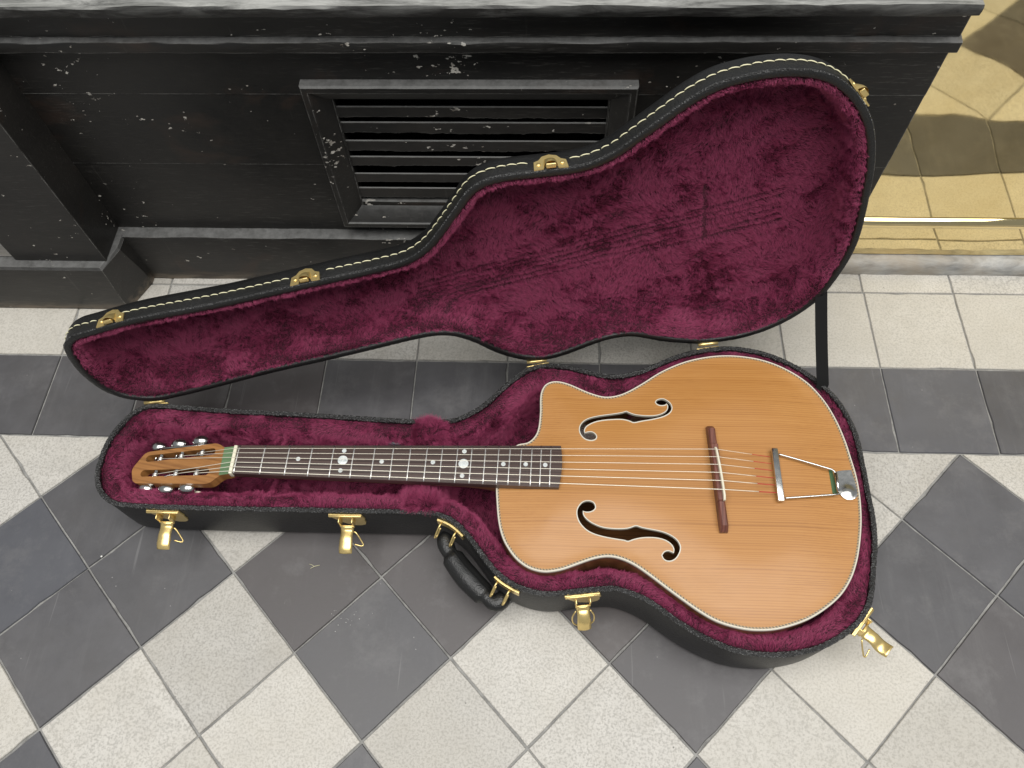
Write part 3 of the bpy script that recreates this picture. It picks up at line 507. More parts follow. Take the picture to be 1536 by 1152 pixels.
# neck rest, divider and accessory pocket, all covered in plush
def rim_y(x, front):
    d = np.abs(rim[:, 0]-x); c = np.where(d < .004)[0]; y = rim[c, 1]; return (y.min() if front else y.max())
def cradle(x0, x1, zfun, name, ny=46, nx=10, skew=0.0, end=.006):
    y0, y1 = rim_y((x0+x1)/2, True)+end, rim_y((x0+x1)/2, False)-end; G = []
    for j in range(ny):
        t = j/(ny-1); y = y0+(y1-y0)*t; zt = zfun(t)
        for i in range(nx):
            s = i/(nx-1)*2-1; e = (1-abs(s)**4)**.5 if abs(s) < 1 else 0
            x = (x0+x1)/2+(x1-x0)/2*s+skew*(t-.5); G.append((x, y, .016+(zt-.016)*(.0+1.0*e)))
    F = [(j*nx+i, j*nx+i+1, (j+1)*nx+i+1, (j+1)*nx+i) for j in range(ny-1) for i in range(nx-1)]
    return mesh(name, G, F, MAT['plush_base'], case)
sm = lambda a, b, x: (lambda t: t*t*(3-2*t))(min(1, max(0, (x-a)/(b-a))))
rx = (DATA['rest'][0][0]+DATA['rest'][1][0])/2
rest = cradle(rx-.030, rx+.028, lambda t: .080+.026*(1-sm(.08, .34, t))+.026*sm(.64, .90, t)-.012*(1-sm(0, .03, t))-.012*sm(.97, 1, t), 'neck_rest', skew=.006, end=.006)
dx_ = (DATA['div'][0][0]+DATA['div'][1][0])/2
divider = cradle(dx_-.008, dx_+.008, lambda t: .066+.022*(1-sm(.0, .25, t))+.022*sm(.75, 1, t), 'divider', skew=.010, end=.02)
pocket = cradle(dx_+.004, rx-.022, lambda t: .036+.03*(1-sm(.03, .14, t))+.03*sm(.88, 1, t), 'pocket_cover', skew=.004, end=.02)

# --- lid
LF = {k: np.array(v) for k, v in DATA['lidframe'].items()}
def L3(st, d): 
    st = np.asarray(st, float).reshape(-1, 2); d = np.broadcast_to(d, (len(st),))
    return LF['o']+st[:, :1]*LF['ax']+st[:, 1:2]*LF['U']+d[:, None]*LF['D']
lid2 = outline(DATA['lid'], NR); lidN = normals2(lid2)
def lr(off, d): return L3(lid2+lidN*off, d)
v, f = loft([lr(.0090, .006), lr(.0086, .0008), lr(.0075, 0), lr(.0012, 0), lr(.0002, .0012), lr(0, .004), lr(0, .0245), lr(.0015, .0295), (lr(.005, .0350)), lr(.014, .0450), lr(.026, .0560), lr(.040, .0610)], True, False, True)
lid = mesh('lid_shell', v, f, MAT['leather'], case)
dl = outline(DATA['lid'], 1500); dlN = normals2(dl); N3 = dlN[:, :1]*LF['ax']+dlN[:, 1:2]*LF['U']
bead(L3(dl+dlN*.0010, .0012), N3, LF['D'], .0012, 'edge_piping', lid, .2)
lb = Noise([(.16, .0016), (.07, .0008)], 11)
rings2 = [(.0088, .006), (.0094, .0036), (.0130, .0030), (.0168, .0052), (.0190, .012), (.0200, .024), (.0220, .0380), (.026, .0455), (.034, .0490)]
V, F = loft([lr(o_, d_) for o_, d_ in rings2]); bot = lid2+lidN*.034
fv, ff = fill(bot, (), .014, .004); o = len(V)
dep = .0490+.003*np.clip(dist_to(fv, bot)/.05, 0, 1)
V = list(V)+L3(fv, dep).tolist(); F = list(F)+[tuple(int(i)+o for i in t) for t in ff]
lid_lining = mesh('lid_lining', V, F, MAT['plush_base'], case); lid_lining['label'] = 'burgundy plush lining of the raised lid'
# --- stitching along the lid's side
S2 = outline(DATA['lid'], 4000); sN = normals2(S2); seg = np.linalg.norm(np.roll(S2, -1, 0)-S2, axis=1); cum = np.concatenate([[0], np.cumsum(seg)[:-1]])
tot = seg.sum(); pitch = .0114; nst = int(tot/pitch)
st_v, st_f = tube([(-.0053, -.0002, 0), (-.0043, .0004, 0), (-.0016, .0008, .0003), (.0016, .0009, .0003), (.0043, .0004, 0), (.0053, -.0002, 0)], [.0003, .0005, .00068, .00068, .0005, .0003], 6)
st_me = None
cat_s = [np.array(DATA['lidpts'][k]) for k in ('c0', 'c1', 'c2', 'c3')]
for i in range(nst):
    j = int(np.searchsorted(cum, i*tot/nst)) % 4000; p, n2 = S2[j], sN[j]
    if n2[1] > .1 or (p[0] > .86 and n2[1] > -.55) : continue       # only the upward side is in view
    if min(np.linalg.norm(p-c) for c in cat_s) < .021: continue
    tdir = np.array([n2[1], -n2[0]]); P = L3(p, .0150)[0]; ex = tdir[0]*LF['ax']+tdir[1]*LF['U']; ey = -(n2[0]*LF['ax']+n2[1]*LF['U']); ez = LF['D']
    if st_me is None:
        o_ = mesh('stitch', st_v, st_f, MAT['stitch'], lid); st_me = o_.data
    else:
        o_ = bpy.data.objects.new('stitch', st_me); link(o_, lid)
    aw = rng.uniform(.9, 1.12); tw = .10
    ex2 = ex*math.cos(tw)+ez*math.sin(tw); ez2 = ez*math.cos(tw)-ex*math.sin(tw)
    o_.matrix_basis = Matrix(((ex2[0]*aw, ey[0], ez2[0], P[0]), (ex2[1]*aw, ey[1], ez2[1], P[1]), (ex2[2]*aw, ey[2], ez2[2], P[2]), (0, 0, 0, 1)))
# --- catches on the lid side
def poly_plate(pts, th, bend=None):
    P = np.array(pts); n = len(P); V = [(x, 0, z) for x, z in P]+[(x, th, z) for x, z in P]
    return V, [tuple(range(n))[::-1], tuple(range(n, 2*n))]+[(i, (i+1) % n, n+(i+1) % n, n+i) for i in range(n)]
def arch(w, h, n=12): return [(w*math.cos(a), h*math.sin(a)) for a in np.linspace(0, math.pi, n)]
for ci, c in enumerate(cat_s):
    j = int(np.argmin(np.linalg.norm(S2-c, axis=1))); p, n2 = S2[j], sN[j]
    ex = n2[1]*LF['ax']-n2[0]*LF['U']; ey = -(n2[0]*LF['ax']+n2[1]*LF['U']); ez = LF['D']; O = L3(p, 0)[0]
    if ex[0] < 0: ex = -ex
    V, F = join([poly_plate([(-.0185, .001), (-.0175, .013), (-.012, .0155), (-.008, .021), (0, .0235), (.008, .021), (.012, .0155), (.0175, .013), (.0185, .001), (.008, .0015), (.006, .006), (-.006, .006), (-.008, .0015)], .0016)])
    catch = mesh('catch_plate', *xf((V, F), O+ey*.0003, ex, ey, ez), MAT['gold'], lid, smooth=False)
    rings = []                                                     # the raised keeper hood
    for t in np.linspace(0, 1, 7):
        w, h, zz = .0075*(1-.25*t**2), .0075*(1-t**2.2)+.0003, .004+.013*t
        rings.append(np.array([(a, b+.0016, zz) for a, b in arch(w, h)]))
    V, F = loft(rings, False); mesh('keeper_hood', *xf((V, F), O, ex, ey, ez), MAT['gold'], catch)
    mesh('keeper_lip', *xf(bev_box((-.0055, .0016, .001), (.0055, .0075, .0032), .0008, 2), O, ex, ey, ez), MAT['gold'], catch)
    for sx in (-1, 1):
        V, F = loft([np.array([(sx*.0128+r_*math.cos(a), h_, .0085+r_*math.sin(a)) for a in np.linspace(0, 2*math.pi, 12, endpoint=False)]) for r_, h_ in ((.0026, .0016), (.0024, .0026), (.0012, .0031))], True, False, True)
        mesh('rivet', *xf((V, F), O, ex, ey, ez), MAT['gold'], catch)
# --- latches on the base (opened levers)
for li, c in enumerate(DATA['latch']):
    j = int(np.argmin(np.linalg.norm(rim-np.array(c), axis=1))); p, n2 = rim[j], rimN[j]
    ex = np.array([n2[1], -n2[0], 0]); ey = np.array([-n2[0], -n2[1], 0]); ez = np.array([0, 0, 1.]); O = np.array([p[0], p[1], .092])
    if ex[0] < 0: ex = -ex
    V, F = poly_plate([(-.022, 0), (.021, 0), (.0235, -.014), (.0215, -.018), (.0225, -.026), (.0205, -.034), (.015, -.038), (.007, -.0385), (-.002, -.034), (-.010, -.026), (-.019, -.010)], .0018)
    plate = mesh('latch_plate', *xf((V, F), O+ey*.0004, ex, ey, ez), MAT['gold'], case, smooth=False)
    mesh('plate_flange', *xf(bev_box((-.022, .0018, -.0030), (.021, .0045, .0002), .0008, 1), O, ex, ey, ez), MAT['gold'], plate)
    V, F = join([bev_box((-.0095, .002, -.022), (-.0078, .011, -.0035), .0005, 1), bev_box((.0078, .002, -.022), (.0095, .011, -.0035), .0005, 1), bev_box((-.0095, .0095, -.0225), (.0095, .0117, -.0165), .0006, 1)])
    mesh('lever_bracket', *xf((V, F), O, ex, ey, ez), MAT['gold'], plate)
    path = [(.0105, -.018), (.0150, -.0215), (.0200, -.0215), (.0265, -.0215), (.0335, -.0235), (.0385, -.0245), (.0440, -.0280)]
    wid = [.0082, .0084, .0078, .0082, .0086, .0086, .0084]
    if li == 2: path = [(.0105, -.018), (.0140, -.0225), (.0180, -.0235), (.0225, -.026), (.0275, -.031), (.0310, -.037), (.0340, -.042)]
    if li == 3: path = [(.0105, -.018), (.0150, -.021), (.0200, -.0205), (.0265, -.021), (.0340, -.0245), (.0400, -.0245), (.0470, -.0215)]
    P = smooth_curve(np.array(path), 20, False); Wd = np.interp(np.linspace(0, 1, 20), np.linspace(0, 1, 7), wid); rings = []
    tt = np.gradient(P, axis=0); tt /= np.linalg.norm(tt, axis=1)[:, None]
    for (y, z), w, t in zip(P, Wd, tt):
        nrm = np.array([-t[1], t[0]])*(1 if t[0] > 0 else -1)
        cr_ = []
        for s in np.linspace(-1, 1, 7): cr_.append((w*s, *(np.array([y, z])+nrm*.0022*(1-s*s))))
        for s in np.linspace(1, -1, 7): cr_.append((w*s, *(np.array([y, z])+nrm*(.0022*(1-s*s)-.0012))))
        rings.append(np.array(cr_))
    V, F = loft(rings, True, True, True); mesh('latch_lever', *xf((V, F), O, ex, ey, ez), MAT['gold'], plate)
    lo = .6 if li != 2 else .25
    wp = [(.0085, .016, -.024), (.012, .018, -.025), (.0185, .0265, -.032), (.0205, .030, -.0345), (.018, .0315, -.035), (.009, .030, -.033)]
    if li == 2: wp = [(.009, .014, -.028), (.0135, .019, -.036), (.012, .025, -.046), (0, .028, -.050), (-.012, .025, -.046), (-.0135, .019, -.036), (-.009, .014, -.028)]
    if li == 3: wp = [(-x, y, z) for x, y, z in wp]
    V, F = tube(smooth_curve(np.array(wp), 26, False), .0010, 7); mesh('wire_bail', *xf((V, F), O, ex, ey, ez), MAT['gold'], plate)
# --- hinges
for hp in DATA['hinge']:
    hp = np.array(hp); a_ = LF['ax']
    V, F = tube([hp-a_*.014+[0, 0, .0005], hp-a_*.005+[0, 0, .0005], hp+a_*.005+[0, 0, .0005], hp+a_*.014+[0, 0, .0005]], .0026, 8); hg = mesh('hinge_barrel', V, F, MAT['gold'], case)
    j = int(np.argmin(np.linalg.norm(rim-hp[:2], axis=1))); ey = np.array([-rimN[j][0], -rimN[j][1], 0]); ex = np.cross(ey, [0, 0, 1.])
    mesh('hinge_leaf', *xf(bev_box((-.016, .0004, -.018), (.016, .0020, -.001), .0004, 1), np.append(rim[j], .097), ex, ey, (0, 0, 1)), MAT['gold'], hg)
# --- strap holding the lid
p1 = L3(DATA['lidpts']['strap'], .002)[0]; p0 = np.array(DATA['strap_b']); sx = np.array([.0082, 0, 0]); p1 = p1+LF['ax']*.004
tt = np.linspace(0, 1, 12); P = p0+(p1-p0)*tt[:, None]+np.outer(np.sin(tt*np.pi)*.004, [0, 1, 0])
P = np.concatenate([[p0+[-.002, -.012, -.02]], P, [p1+LF['D']*.012+LF['U']*.012]]); nrm = np.array([0, -.0008, .0003])
V, F = loft([np.array([q-sx, q+sx, q+sx+nrm, q-sx+nrm]) for q in P], True, True, True); mesh('lid_strap', V, F, MAT['strap'], case, smooth=.5)
# --- carrying handle
hb = []
for bi, (qa, qb) in enumerate(DATA['hbr']):
    qa, qb = np.array(qa), np.array(qb); mid = (qa+qb)/2; ja, jb = (int(np.argmin(np.linalg.norm(rim-q, axis=1))) for q in (qa, qb)); js = np.linspace(min(ja, jb), max(ja, jb), 9).astype(int)
    jm = js[4]; ey = np.array([-rimN[jm][0], -rimN[jm][1], 0])
    top = np.array([np.append(rim[j]-rimN[j]*.0006, .089) for j in js]); out = np.array([np.append(rim[j]-rimN[j]*.0030, .089) for j in js])
    dz = np.array([0, 0, .014]); V, F = loft([np.array([a, b, b-dz, a-dz]) for a, b in zip(top, out)], True, True, True)
    br = mesh('handle_bracket', V, F, MAT['gold'], case, smooth=.5); hb.append(top[4])
    for s in (2, 6):
        q = out[s]; V, F = tube(smooth_curve([q+[0, 0, -.005], q+ey*.006+[0, 0, -.005], q+ey*.015+[0, 0, -.013], q+ey*.018+[0, 0, -.018], q+ey*.014+[0, 0, -.022], q+ey*.004+[0, 0, -.014]], 16, False), .0012, 6)
        mesh('handle_loop', V, F, MAT['gold'], br)
HP = smooth_curve(np.array(DATA['handle']), 46, False); t_ = np.linspace(0, 1, 46)
rad = np.interp(t_, [0, .05, .14, .20, .225, .26, .5, .74, .775, .80, .86, .95, 1], [.008, .0115, .0110, .0098, .0098, .0145, .0160, .0148, .0100, .0098, .0108, .0118, .009])
handle = mesh('handle_grip', *tube(HP, rad, 14, True, .85), MAT['grip'], case)
i0, i1 = 11, 36; up = np.array([.004, .006, .0122]); V, F = tube(HP[i0:i1]+up*[1, 1, 1.05], .0009, 6); mesh('grip_seam', V, F, MAT['strap'], handle)
# ------------------------------------------------------------------ guitar
ZG = .108
gtr = thing('guitar', (.1, .4, .02), 'archtop acoustic guitar with honey cedar top, f-holes and cutaway, lying in the case', 'guitar')
edge = body+bodyN*.0018
holes = [chaikin(h, 2) for h in DATA['fholes']]
for i, h in enumerate(holes):
    a = .5*np.sum(h[:, 0]*np.roll(h[:, 1], -1)-np.roll(h[:, 0], -1)*h[:, 1])
    if a < 0: holes[i] = h[::-1].copy()
def arch_z(P):
    d = dist_to(np.asarray(P)[:, :2], body); t = np.clip(d/.085, 0, 1); return ZG+.0068*(t*t*(3-2*t))-.0004*np.exp(-((d-.012)/.008)**2)
fv, ff = fill(edge, holes, .008, .0022)
top = mesh('soundboard', np.column_stack([fv, arch_z(fv)]), ff, MAT['top'], gtr); top['label'] = 'honey coloured cedar soundboard'
def br_(off, z): return np.column_stack([body+bodyN*off, np.broadcast_to(z, (len(body),))])
v, f = loft([br_(.0006, ZG-.0055), br_(.0006, .05), br_(.0016, .026), br_(.006, .021)], True, False, True); mesh('sides_and_back', v, f, MAT['side'], gtr)
v, f = loft([br_(.0028, ZG-.004), br_(.0030, .03)]); mesh('rib_lining', v, f, MAT['side'], gtr)
v, f = loft([br_(.0020, ZG-.001), br_(.0020, ZG+.0005), br_(.0014, ZG+.0009), br_(.0006, ZG+.0007), br_(-.0002, ZG-.0006), br_(-.0002, ZG-.0050), br_(.0006, ZG-.0056)]); mesh('binding', v, f, MAT['ivory'], gtr)
sg = np.linalg.norm(np.roll(body, -1, 0)-body, axis=1); cu_ = np.concatenate([[0], np.cumsum(sg)]); nb = len(body)
A2, B2 = body+bodyN*.0020, body+bodyN*.0038; A2 = np.concatenate([A2, A2[:1]]); B2 = np.concatenate([B2, B2[:1]])
V = np.concatenate([np.column_stack([A2, arch_z(A2)+.0003]), np.column_stack([B2, arch_z(B2)+.0003])]); rep = round(cu_[-1]/.0040)/cu_[-1]
UV = np.concatenate([np.column_stack([cu_*rep, np.zeros(nb+1)]), np.column_stack([cu_*rep, np.ones(nb+1)])])
mesh('purfling', V, [(i, i+1, nb+2+i, nb+1+i) for i in range(nb)], MAT['purf'], gtr, True, UV)
for h in holes:
    n2 = normals2(h); n2raw = n2; o1 = h-n2*.0014
    zz = arch_z(h); V, F = loft([np.column_stack([o1, arch_z(o1)+.0001]), np.column_stack([h-n2*.0010, zz+.0007]), np.column_stack([h, zz+.0007]), np.column_stack([h, zz-.0035])])
    mesh('f_hole_binding', V, F, MAT['ivory'], gtr, smooth=.7)
# neck and fingerboard
fb = np.array(DATA['fb']); ZF, FT = .1215, .0100
e0, e1, e2, e3 = fb                                               # nut/back, end/back, end/front, nut/front
endc = [(1-t)*e1+t*e2+np.array([.0028*math.sin(math.pi*t), 0]) for t in np.linspace(0, 1, 9)]
ring = np.array([e0, *endc, e3]); rad_ = lambda P: .0009*(1-((P-.5)*2)**2)
n = len(ring); V = [(*p, ZF-FT) for p in ring]+[(*p, ZF) for p in ring]
rows = []
for a in np.linspace(0, 1, 40):
    for b in np.linspace(0, 1, 9):
        p = (1-b)*((1-a)*e0+a*e1)+b*((1-a)*e3+a*e2)+np.array([.0028*math.sin(math.pi*b)*max(0, (a-.97)/.03), 0]); rows.append((*p, ZF+rad_(b)))
V2, F2 = rows, [(i*9+j, i*9+j+1, (i+1)*9+j+1, (i+1)*9+j) for i in range(39) for j in range(8)]
V, F = join([(V, [(i, (i+1) % n, n+(i+1) % n, n+i) for i in range(n)]), (V2, F2)])
board = mesh('fingerboard', V, F, MAT['board'], gtr, smooth=.4); board['label'] = 'dark rosewood fingerboard'
def bpt(x, b, dz=0):
    """point across the board: x along its centre, b from back (0) to front (1)"""
    a = (x-(e0[0]+e3[0])/2)/((e1[0]+e2[0])/2-(e0[0]+e3[0])/2); sk = (np.array(DATA['z0'][0])-np.array(DATA['z0'][1]))
    p = (1-b)*((1-a)*e0+a*e1)+b*((1-a)*e3+a*e2); x_off = x-((1-a)*(e0+e3)/2+a*(e1+e2)/2)[0]
    return np.array([p[0]+x_off, p[1], ZF+rad_(b)+dz])
for i, x in enumerate(DATA['frx']):
    P = np.array([bpt(x, b, .0002) for b in np.linspace(.005, .995, 9)]); mid = bpt(x, .5)
    P[:, 0] = x+(P[:, 0]-P[4, 0])*.6+0.0
    mesh('fret', *tube(P, .0011, 6, True, .8), MAT['wire'], board)
for x, y, r in DATA['dots']:
    r = r/1200*.98; t = (y-e0[1])/(e3[1]-e0[1]); V, F = loft([np.array([(x+q*r*math.cos(a), y+q*r*math.sin(a), ZF+.0011+zz) for a in np.linspace(0, 2*math.pi, 20, endpoint=False)]) for q, zz in ((1, -.0015), (1, -.0001), (.96, .0)) ], True, False, True)
    mesh('inlay_dot', V, F, MAT['pearl'], board, smooth=.5)
nu = np.array(DATA['nut']); d = nu[0]-nu[1]; L = np.linalg.norm(d); ex = np.array([d[0]/L, d[1]/L, 0]); ey = np.cross([0, 0, 1.], ex)
mesh('nut', *xf(bev_box((0, -.0022, -.012), (L, .0022, 0), .0008, 2), (nu[1][0], nu[1][1], .1243), ex, ey, (0, 0, 1)), MAT['bone'], gtr)
rings = []
NX = 30; xa = (e0[0]+e3[0])/2-.004; xb = body[:, 0].min()+.018
for i in range(NX):
    t = i/(NX-1); x = xa+(xb-xa)*t; pb, pf = bpt(x, 0), bpt(x, 1); dpt = .0145+.004*t+.045*max(0, (t-.80)/.20)**2
    wv = (pf-pb); cr_ = []
    for a in np.linspace(0, math.pi, 13):
        s = .5-.5*math.cos(a); q = pb+wv*(.012+.976*s); q[2] = ZF-FT+.0006-dpt*math.sin(a)**.75; cr_.append(q)
    rings.append(np.array(cr_))
V, F = loft(rings, False); mesh('neck', V, F, MAT['side'], gtr)
# headstock
def round_poly(P, r):
    out = []; n = len(P)
    for i in range(n):
        a, b = P[i-1]-P[i], P[(i+1) % n]-P[i]; la, lb = np.linalg.norm(a), np.linalg.norm(b); k = min(r, .35*la, .35*lb)
        p, q = P[i]+a/la*k, P[i]+b/lb*k
        for t in (0, .33, .67, 1): out.append((1-t)**2*p+2*t*(1-t)*P[i]+t*t*q)
    return np.array(out)
H = {k: np.array(DATA[k]) for k in ('head', 'green', 'posts', 'buttons')}; ha = np.array(DATA['haxis']); hx = ha+np.array([0, 0, -.22]); hx /= np.linalg.norm(hx); hy = np.cross([0, 0, 1.], ha); hy /= np.linalg.norm(hy); hz = np.cross(hx, hy)
HO = H['head'][4]
def h2(P): P = np.asarray(P)-HO; return np.column_stack([P @ hx, P @ hy])
def h3(P, z): P = np.asarray(P); return HO+P[:, :1]*hx+P[:, 1:2]*hy+np.broadcast_to(z, (len(P),))[:, None]*hz
ho = h2(H['head']); a = .5*np.sum(ho[:, 0]*np.roll(ho[:, 1], -1)-np.roll(ho[:, 0], -1)*ho[:, 1])
if a < 0: ho = ho[::-1]
ho = round_poly(ho, .006)
slots = []
for s0, s1 in DATA['slots']:
    a_, b_ = h2([s0, s1]); d = (b_-a_)/np.linalg.norm(b_-a_); nn = np.array([-d[1], d[0]]); w = .0048
    pts = [a_+w*(math.cos(t)*-nn-0*d)+w*(-math.sin(t))*d for t in np.linspace(0, math.pi, 9)]+[b_+w*(math.cos(t)*nn)+w*math.sin(t)*d for t in np.linspace(0, math.pi, 9)]
    pts = np.array(pts); ar = .5*np.sum(pts[:, 0]*np.roll(pts[:, 1], -1)-np.roll(pts[:, 0], -1)*pts[:, 1]); slots.append(pts if ar > 0 else pts[::-1])
fv, ff = fill(ho, slots); HT = .014
parts = [(h3(fv, 0), ff.tolist()), (h3(fv, -HT), ff[:, ::-1].tolist())]
for r in [ho]+slots: parts.append(loft([h3(r, -HT), h3(r, 0)]))
v, f = join(parts); head = mesh('headstock', v, f, MAT['head'], gtr, smooth=.5)
gp = h2(H['green']); V, F = poly_plate([tuple(p) for p in gp], .0008); V = np.array(V); mesh('green_band', h3(V[:, [0, 2]], .0004+V[:, 1]), F, MAT['greenpaint'], head, smooth=False)
HB = h2(H['posts'])
for i in range(6):
    si = -1 if i < 3 else 1; q = HB[i]; ysgn = 1 if (h2([H['buttons'][i]])[0][1] > q[1]) else -1
    c3 = h3([q], -.003)[0]; V, F = tube([c3-hy*.0065, c3+hy*.0065], .0028, 10)
    post = mesh('tuner_post', V, F, MAT['steel'], head, smooth=.5)
    th = np.linspace(0, 4.2*2*np.pi, 60); W = c3+np.outer(np.cos(th)*.0034, hx)+np.outer(np.sin(th)*.0034, hz)+np.outer(np.linspace(-.002, .0025, 60), hy)
    mesh('string_winding', *tube(W, .0006, 5), MAT['wire'], post)
    edge_y = (ho[:, 1].max()+.001 if ysgn > 0 else ho[:, 1].min()-.001); b3 = h3([[q[0]-.004, 0]], -.009)[0]
    bx_ = H['buttons'][i]; bl = h2([bx_])[0]; bc = np.array(bx_)+hy*ysgn*.0015
    mesh('tuner_shaft', *tube([h3([[bl[0], q[1]]], -.010)[0], bc], .0016, 8), MAT['steel'], head)
    n1, n2 = 16, 9; V = []
    for k in range(n2):
        ph_ = math.pi*k/(n2-1); rr_ = math.sin(ph_)**.7; V += [bc+hx*(.0122*rr_*math.cos(a))+hy*(.0078*math.cos(ph_))+hz*(.0085*rr_*math.sin(a)) for a in np.linspace(0, 2*math.pi, n1, endpoint=False)]
    F = [(k*n1+a, k*n1+(a+1) % n1, (k+1)*n1+(a+1) % n1, (k+1)*n1+a) for k in range(n2-1) for a in range(n1)]
    mesh('tuner_button', V, F, MAT['steel'], head)
    if i >= 3:
        cc = h3([[bl[0]-.009, bl[1]]], -.022)[0]+hy*ysgn*.004; V, F = loft([np.array([cc+hx*(r_*math.cos(a))+hz*(r_*math.sin(a))*.8+hy*(ysgn*t) for a in np.linspace(0, 2*math.pi, 14, endpoint=False)]) for r_, t in ((.0055, -.0012), (.0062, 0), (.0052, .0014))], True, True, True)
        mesh('pearl_washer', V, F, MAT['bone'], head)
for ysgn in (1, -1):                                             # tuner plates along the edges
    yy = h2([H['buttons'][0 if ysgn == (1 if h2([H['buttons'][0]])[0][1] > 0 else -1) else 3]])[0][1]
    xs = HB[:3, 0] if abs(HB[:3, 1].mean()-yy) < abs(HB[3:, 1].mean()-yy) else HB[3:, 0]; ym = (HB[:3, 1] if xs is not None and abs(HB[:3, 1].mean()-yy) < abs(HB[3:, 1].mean()-yy) else HB[3:, 1])
    ye = yy*.80+ym.mean()*.20
    mesh('tuner_plate', *xf(bev_box((xs.min()-.012, ye-.0025, -.0125), (xs.max()+.012, ye+.0008, -.0035), .0008, 1), HO, hx, hy, hz), MAT['steel'], head)
# strings
sn, ss, stl = (np.array(DATA[k]) for k in ('str_nut', 'str_sad', 'str_tail')); order = [2, 1, 0, 5, 4, 3]
order = [2, 1, 0, 3, 4, 5]
gauge = [.00030, .00033, .00038, .00043, .00049, .00054]
for i in range(6):
    c3 = h3([HB[order[i]]], .0005)[0]
    P = [c3, sn[i]+[-.002, 0, -.0006], sn[i]]
    P = np.concatenate([np.linspace(c3, sn[i], 6), np.linspace(sn[i], ss[i], 30)[1:], np.linspace(ss[i], stl[i], 10)[1:]])
    k_ = 6+29+6; st_ = mesh('string', *tube(P[:k_], gauge[i], 6), MAT['string'], gtr)
    mesh('silk_wrap', *tube(P[k_-1:], gauge[i]+.00018, 6), MAT['red'], st_)
P0, P1 = h3([HB[3]], .0005)[0], h3([HB[4]], -.001)[0]
mesh('string_tail', *tube(smooth_curve([P1, P1+hx*.006+hz*.003+hy*.002, P1+hx*.013+hz*.004+hy*.0042], 10, False), .0004, 5), MAT['wire'], gtr)
# bridge
bq = np.array(DATA['bridge']); b0, b1 = (bq[0]+bq[1])/2, (bq[2]+bq[3])/2; d = b1-b0; L = np.linalg.norm(d); ex = np.append(d/L, 0); ey = np.cross([0, 0, 1.], ex); w = np.linalg.norm(bq[0]-bq[1])*.48
zb = .1135
def foot(x0, x1, z1, taper):
    xs = [x0, x0+.006, x1-.001, x1] if taper < 0 else [x0, x0+.001, x1-.006, x1]
    zz = [z1-.007, z1, z1, z1-.0005] if taper < 0 else [z1-.0005, z1, z1, z1-.007]; rings = []
    for x, z in zip(xs, zz): rings.append(np.array([(x, -w, zb-.003), (x, -w*.92, z-.002), (x, -w*.5, z), (x, w*.5, z), (x, w*.92, z-.002), (x, w, zb-.003)]))
    return loft(rings, True, True, True)
O = np.array([*b0, 0]); s0, s1 = .205*L, .735*L
bridge = mesh('bridge', *xf(join([(lambda r: r)(bev_box((s0-.001, -w*.95, zb-.003), (s1+.001, w*.95, .1305), .0012, 1))]), O, ex, ey, (0, 0, 1)), MAT['bridge'], gtr, smooth=False)
mesh('bridge_foot', *xf(foot(0, s0, .1275, -1), O, ex, ey, (0, 0, 1)), MAT['bridge'], bridge, smooth=.4)
mesh('bridge_foot', *xf(foot(s1, L, .1275, 1), O, ex, ey, (0, 0, 1)), MAT['bridge'], bridge, smooth=.4)
sa0, sa1 = np.array(DATA['saddle']); t_ = np.linspace(0, 1, 16)[:, None]; P = np.column_stack([sa0+(sa1-sa0)*t_+np.array([.0006, 0])*np.sin(np.pi*t_), np.full(16, .1325)])
rings = []
for i, q in enumerate(P):
    zt = .1362+.0005*math.sin(math.pi*i/15)-(.003 if i in (0, 15) else 0); rings.append(np.array([q+[-.0013, 0, -.004], q+[-.0013, 0, zt-.1325-.0008], q+[-.0004, 0, zt-.1325], q+[.0006, 0, zt-.1325], q+[.0015, 0, zt-.1325-.001], q+[.0015, 0, -.004]]))
V, F = loft(rings, True, True, True); mesh('saddle', V, F, MAT['bone'], bridge, smooth=.6)
# tailpiece
tq = np.array(DATA['tbar']); c0, c1 = (tq[0]+tq[1])/2, (tq[2]+tq[3])/2; d = c1-c0; L = np.linalg.norm(d); ex = np.append(d/L, 0); ey = np.cross([0, 0, 1.], ex); w = np.linalg.norm(tq[0]-tq[1])*.42
tail = mesh('tailpiece_bar', *xf(bev_box((0, -w, .1185), (L, w, .1245), .0012, 2), (*c0, 0), ex, ey, (0, 0, 1)), MAT['steel'], gtr, smooth=.5)
for wv in DATA['twire']: mesh('tailpiece_wire', *tube(smooth_curve(np.array(wv), 30, False), .0013, 8), MAT['steel'], tail)
a_, b_ = np.array(DATA['twire'][0][-1]), np.array(DATA['twire'][1][-1]); mesh('hinge_rod', *tube([a_+(a_-b_)*.05, b_-(a_-b_)*.05], .0022, 8), MAT['steel'], tail)
tp = np.array(DATA['tplate']); tp = chaikin(tp, 2, 60); fv, ff = fill(tp, (), .003, .001)
dd = np.where(inside(fv, body), 1, -1)*dist_to(fv, body); zt = ZG+.0035-np.clip((.006-dd), 0, .05)**2*40
cen = tp.mean(0)+np.array([.001, -.003]); r_ = np.linalg.norm(fv-cen, axis=1); zt = zt+.0026*np.clip(1-(r_/.0095)**2, 0, 1)
v = np.column_stack([fv, zt]); mesh('tail_plate', np.concatenate([v, v-[0, 0, .0014]]), ff.tolist()+(ff[:, ::-1]+len(v)).tolist(), MAT['steel'], tail)
V, F = poly_plate([tuple(p) for p in DATA['felt']], .0012); V = np.array(V); mesh('felt_pad', np.column_stack([V[:, 0], V[:, 2], ZG+.0018+V[:, 1]]), F, MAT['felt'], tail, smooth=False)
